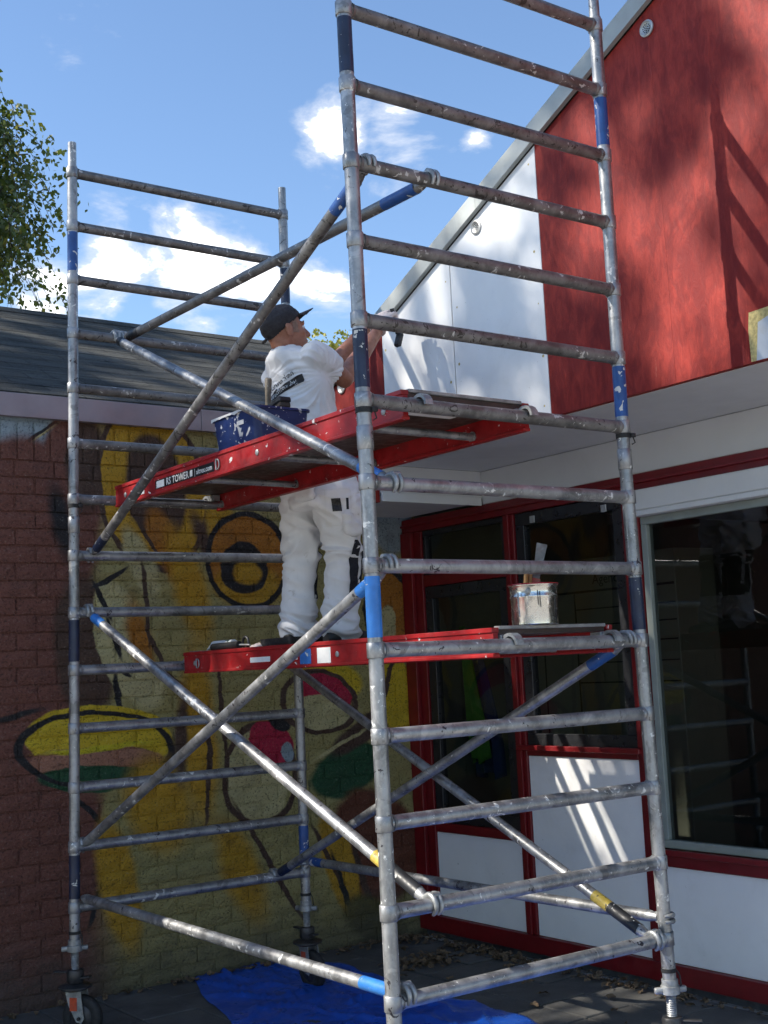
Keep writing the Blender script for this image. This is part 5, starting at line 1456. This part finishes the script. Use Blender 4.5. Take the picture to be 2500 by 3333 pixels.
# blue tarpaulin on the ground
def tl(y): return 0.86-0.30*max(0, 3.06-y)**0.9+0.012*math.sin(y*9)
def tr_(y): return 1.585+0.030*math.sin(y*5.2+0.6)+0.018*math.sin(y*17)-0.10*math.exp(-((y-1.95)/0.12)**2)
m = MB(); NX, NY = 90, 130; vs = []
for j in range(NY+1):
    y = -0.55+3.62*j/NY
    for i in range(NX+1):
        k = i/NX; x = tl(y)+(tr_(y)-tl(y))*k
        f1 = mnoise.noise(V((x*3.2+y*1.5, y*2.6-x, 0)))
        f2 = mnoise.noise(V(((x+y)*9, (x-y)*4, 3)))
        rid = max(0, 1-abs(f1)*7)**2*0.022+max(0, 1-abs(f2)*6)**2*0.010
        fl = min(1, 8*min(k, 1-k)+0.25)
        damp = 1.0-math.exp(-(((x-up('D', 0.4).x)**2+(y-up('D', 0.4).y)**2)/0.02))
        vs.append((x, y+0.015*math.sin(x*21)*(1 if j in (0, NY) else 0), 0.0305+rid*fl*damp))
fs = [(j*(NX+1)+i, j*(NX+1)+i+1, (j+1)*(NX+1)+i+1, (j+1)*(NX+1)+i) for j in range(NY) for i in range(NX)]
m.add(vs, fs, True); tp = m.build('tarpaulin', 'tarpblue', None, 80)
tp.modifiers.new('thickness', 'SOLIDIFY').thickness = 0.0015
tag(tp, 'crumpled blue tarpaulin spread on the paving under the scaffold', 'tarpaulin')

# fallen leaves
lm = []
for k in range(5):
    rr = random.Random(k); n_ = 9; vs = []; fs = []
    for i in range(n_):
        u = i/(n_-1); w = math.sin(math.pi*min(1, u*1.02))**0.8*0.5*(0.72+0.2*rr.random())
        zc_ = 0.07*math.sin(u*3.1+rr.random())*rr.uniform(0.4, 1)
        for s in (-1, 0, 1): vs.append((u-0.5, s*w*0.75, zc_+abs(s)*rr.uniform(-0.03, 0.16)))
    for i in range(n_-1):
        for s in (0, 1): a_ = i*3+s; fs.append((a_, a_+1, a_+4, a_+3))
    me = bpy.data.meshes.new('fallen_leaf'); me.from_pydata(vs, [], fs); me.materials.append(MATS['deadleaf']); lm.append(me)
lit = MB()
def litter(cx, cy, sx_, sy_, n_):
    for _ in range(n_):
        me = random.choice(lm); s = random.uniform(0.025, 0.06); x = random.gauss(cx, sx_); y = random.gauss(cy, sy_)
        if x > 2.42 or y > 3.05: continue
        mt = Matrix.Translation((x, y, 0.030+random.random()**2*0.015)) @ Matrix.Rotation(random.uniform(0, 6.3), 4, 'Z') @ Matrix.Rotation(random.gauss(0, 0.3), 4, 'X') @ Matrix.Rotation(random.gauss(0, 0.25), 4, 'Y') @ Matrix.Scale(s, 4)
        lit.add([mt @ v.co for v in me.vertices], [list(p.vertices) for p in me.polygons])
litter(1.97, 2.42, 0.10, 0.09, 130); litter(2.36, 2.3, 0.05, 0.45, 260); litter(2.36, 1.2, 0.05, 0.5, 120); litter(2.2, 2.95, 0.2, 0.06, 90); litter(1.5, 3.02, 0.5, 0.02, 60); litter(0.2, 3.03, 0.6, 0.02, 40)
o = lit.build('leaf_litter', 'deadleaf'); tag(o, 'drift of dry brown leaves along the foot of the walls', 'leaf litter', kind='stuff')
lspots = [(2.05, 2.72), (1.86, 2.60), (2.12, 2.34), (1.80, 1.98), (1.72, 1.80), (2.02, 1.62), (1.92, 1.40), (1.75, 1.28), (2.18, 1.95), (2.25, 1.30), (1.66, 2.20), (2.10, 1.12), (1.95, 0.95), (2.28, 0.85), (1.80, 0.75), (2.20, 2.78)]
for (x, y) in lspots:
    o = bpy.data.objects.new('fallen_leaf', random.choice(lm)); col.objects.link(o)
    s = random.uniform(0.045, 0.075); o.scale = (s, s, s); o.location = (x, y, 0.040)
    o.rotation_euler = (random.gauss(0, 0.25), random.gauss(0, 0.25), random.uniform(0, 6.3))
    tag(o, 'single dry brown leaf lying loose on the grey paving slabs', 'leaf', 'loose leaves on the paving')

# ------------------------------------------------------------------ things in the dim room
wb = thing('planner_board', (3.3, 2.1, 0.05), 'cream planner cupboard with black ruled lines seen through the window', 'cupboard')
bx_ = 3.20; YB = 0.74
m = MB(); m.box(bx_, bx_+0.35, 0.74+YB, 2.04+YB, 0.05, 2.27, 0.004); m.build('cupboard_body', 'board_cream', wb)
m = MB()
for z in (1.96, 1.86, 1.75, 1.63, 1.51): m.box(bx_-0.004, bx_-0.001, 0.75+YB, 1.56+YB, z-0.004, z+0.004)
m.box(bx_-0.005, bx_-0.0015, 0.75+YB, 2.03+YB, 2.062, 2.076)
for y in (1.56+YB, 1.86+YB): m.box(bx_-0.006, bx_-0.0022, y-0.004, y+0.004, 0.06, 2.06)
m.build('ruled_lines', 'ink', wb)
vs_, fs_ = text_mesh('Agenda', 0.085, (bx_-0.003, 1.40+YB, 2.11), (0, -1, 0), (0, 0, 1)); add_plain('lettering', vs_, fs_, 'ink', wb)
vt = thing('hanging_vest', (2.80, 2.92, 1.05), 'bright green garment hanging just inside the left window', 'vest')
def drape(name, mat, y0, y1, z0, z1, x, ph, par):
    m = MB(); vs = []
    for j in range(19):
        f = j/18; z = z1+(z0-z1)*f; w0 = (y1-y0)*(0.25+0.75*min(1, f*1.3)); c_ = (y0+y1)/2-0.10*f
        for i in range(13):
            u = i/12-0.5; vs.append((x+0.03*math.sin(u*14+ph+f*2)*(0.3+f), c_+u*w0, z+0.02*math.sin(u*9+ph)*f))
    m.add(vs, [(j*13+i, j*13+i+1, (j+1)*13+i+1, (j+1)*13+i) for j in range(18) for i in range(12)], True)
    o = m.build(name, mat, par); o.modifiers.new('thickness', 'SOLIDIFY').thickness = 0.006
    return o
drape('front', 'vest_green', 2.86, 3.02, 1.05, 1.90, 2.80, 0.0, vt)
cj = thing('hanging_jacket', (2.90, 2.92, 0.95), 'dark blue jacket hanging behind the green garment inside the window', 'jacket')
drape('front', 'cloth_blue', 2.82, 3.06, 0.95, 1.85, 2.90, 1.3, cj)

# ------------------------------------------------------------------ trees
def leaf_mesh(name, pts, size, mat, parent, droop=0.6, seed=1):
    r_ = np.random.default_rng(seed); n_ = len(pts); pts = np.asarray(pts)
    ax = r_.normal(size=(n_, 3)); ax[:, 2] = ax[:, 2]*(1-droop)-droop*1.6; ax /= np.linalg.norm(ax, axis=1)[:, None]
    sd = r_.normal(size=(n_, 3)); sd -= ax*np.sum(sd*ax, axis=1)[:, None]; sd /= np.linalg.norm(sd, axis=1)[:, None]
    s = size*r_.uniform(0.6, 1.25, n_)[:, None]
    v = np.empty((n_, 4, 3)); v[:, 0] = pts; v[:, 1] = pts+ax*s*0.42+sd*s*0.36; v[:, 2] = pts+ax*s; v[:, 3] = pts+ax*s*0.42-sd*s*0.36
    o0 = np.array(org(parent)) if parent is not None else np.zeros(3)
    v = (v-o0).reshape(-1, 3)
    me = bpy.data.meshes.new(name); me.vertices.add(n_*4); me.vertices.foreach_set('co', v.ravel())
    me.loops.add(n_*4); me.loops.foreach_set('vertex_index', np.arange(n_*4, dtype=np.int32))
    me.polygons.add(n_); me.polygons.foreach_set('loop_start', np.arange(0, n_*4, 4, dtype=np.int32)); me.polygons.foreach_set('loop_total', np.full(n_, 4, dtype=np.int32))
    me.update(); me.validate(); me.materials.append(MATS[mat])
    o = bpy.data.objects.new(name, me); col.objects.link(o); o.parent = parent
    return o
def tree(name, base, blobs, label, mat, trunk_r, leaf, n_str, per, seed, hang=0.6, group=None, limbs=5):
    """trunk, limbs to each clump, hanging twigs with leaves"""
    rr = random.Random(seed); base = V(base)
    tr0 = thing(name, base, label, 'tree', group)
    top = V(blobs[0][0]); m = MB()
    mid = base.lerp(top, 0.5)+V((rr.uniform(-0.3, 0.3), rr.uniform(-0.3, 0.3), 0))
    m.sweep([base-V((0, 0, 0.2)), base+V((0, 0, 0.6)), base.lerp(mid, 0.6), mid, mid.lerp(top, 0.6), top], [trunk_r*1.25, trunk_r, trunk_r*0.85, trunk_r*0.7, trunk_r*0.45, trunk_r*0.18], 12)
    for (c_, r3, wgt) in blobs:
        for k in range(max(1, int(limbs*min(wgt, 2)))):
            q = V(c_)+V((rr.gauss(0, 0.45)*r3[0], rr.gauss(0, 0.45)*r3[1], rr.gauss(0, 0.4)*r3[2]))
            s0 = base.lerp(top, rr.uniform(0.35, 0.85) if limbs > 1 else rr.uniform(0.72, 0.95))
            m.sweep([s0, s0.lerp(q, 0.5)+V((0, 0, 0.25)), q], [trunk_r*0.28, trunk_r*0.15, trunk_r*0.04], 7)
    m.build('trunk', 'bark', tr0)
    pts = []; tw = MB(); tot = sum(b_[2] for b_ in blobs)
    for (c_, r3, wgt) in blobs:
        for k in range(int(n_str*wgt/tot)):
            while True:
                q = V((rr.uniform(-1, 1), rr.uniform(-1, 1), rr.uniform(-1, 1)))
                if q.length < 1: break
            q = q*(0.35+0.65*q.length) if q.length > 0 else q
            p = V((c_[0]+q.x*r3[0], c_[1]+q.y*r3[1], c_[2]+q.z*r3[2]))
            L = rr.uniform(0.35, 1.0)*hang; d = V((rr.gauss(0, 0.5), rr.gauss(0, 0.5), rr.uniform(-0.2, 0.5)))
            st = [p]
            for i in range(5):
                d = (d+V((0, 0, -0.45))).normalized(); st.append(st[-1]+d*L/5)
            if k % 3 == 0: tw.sweep(st, [0.006, 0.005, 0.004, 0.003, 0.0025, 0.002], 3, False)
            for i in range(per):
                f = rr.uniform(0, 4.999); i0 = int(f); pp = st[i0].lerp(st[i0+1], f-i0)
                pts.append((pp.x+rr.gauss(0, 0.03), pp.y+rr.gauss(0, 0.03), pp.z+rr.gauss(0, 0.03)))
    if tw.v: tw.build('twigs', 'twig', tr0)
    leaf_mesh('crown', pts, leaf, mat, tr0, 0.6, seed)
    return tr0
tree('birch_tree', (-0.6, 10.2, 0), [((0.1, 9.4, 7.4), (1.9, 1.6, 1.3), 1.0), ((1.48, 9.0, 7.15), (0.85, 0.8, 0.70), 0.62), ((1.60, 9.0, 6.55), (0.80, 0.7, 0.55), 0.45), ((1.25, 8.8, 6.05), (0.9, 0.7, 0.45), 0.40)],
     'birch tree with hanging dark leafy twigs left of the felt roof', 'leaf_birch', 0.20, 0.066, 1900, 17, 5, 1.05)
tree('poplar_tree', (10.4, 15.5, 0), [((10.3, 15.4, 6.65), (0.95, 0.9, 1.25), 1.0), ((11.1, 15.2, 6.15), (1.1, 1.1, 1.2), 0.8)],
     'yellow-green tree top showing over the roof beside the painter\'s face', 'leaf_poplar', 0.18, 0.095, 1200, 16, 9, 0.5)
# tall trees to the left, out of frame, that throw the dappled shade
SUN_GAPS = [(V((2.48, 1.55, 0.75)), 0.72), (V((0.1, 0.75, 1.0)), 1.3)]
def clumps(c, r3, n_, cr, seed):
    rr = random.Random(seed); out = []
    while len(out) < n_:
        q = V((rr.uniform(-1, 1), rr.uniform(-1, 1), rr.uniform(-1, 1)))
        if q.length > 1: continue
        pc_ = V((c[0]+q.x*r3[0], c[1]+q.y*r3[1], c[2]+q.z*r3[2])); skip = False
        for (g0, gr) in SUN_GAPS:                         # crown shaped open along the sun line to light these spots
            d_ = pc_-g0
            if (d_-SUNV*d_.dot(SUNV)).length < gr: skip = True
        if skip: continue
        k = cr*rr.uniform(0.6, 1.25)
        out.append(((c[0]+q.x*r3[0], c[1]+q.y*r3[1], c[2]+q.z*r3[2]), (k, k, k*0.8), 1.0))
    return out
tree('plane_tree', (-10.4, 7.2, 0), [((-10.4, 7.2, 14.0), (0.6, 0.6, 0.8), 0.6), ((-10.4, 7.2, 14.6), (3.2, 4.0, 3.4), 9.0)]+clumps((-10.4, 7.2, 14.3), (3.3, 4.2, 3.5), 34, 0.42, 8),
     'tall leafy tree nearest the mural wall, shading the gable', 'leaf_hedge', 0.16, 0.12, 1800, 14, 61, 0.30, None, 1)
tree('plane_tree', (-12.2, 13.2, 0), [((-12.2, 13.2, 14.6), (0.6, 0.6, 0.8), 0.6)]+clumps((-12.2, 13.0, 14.6), (3.4, 3.6, 3.6), 92, 0.42, 4),
     'tall leafy tree farther back, shading the felt roof', 'leaf_hedge', 0.22, 0.12, 2900, 14, 62, 0.35, None, 1)
# dark trees across the yard, seen only as reflections in the windows
for k, (x, y, s, nm) in enumerate(((-18, -8, 1.2, 'nearest the camera'), (-19.5, -2.5, 1.35, 'second from the camera'), (-19, 3.0, 1.2, 'farthest from the camera'))):
    tree('yard_tree', (x, y, 0), [((x, y, 5.0*s), (2.9, 2.9, 3.0*s), 1.0), ((x+0.6, y-0.4, 2.4*s), (2.7, 2.7, 1.9), 0.7)],
         'dark leafy yard tree reflected in the big window, '+nm, 'leaf_hedge', 0.2, 0.30, 600, 12, 30+k, 0.7, 'dark trees across the yard')
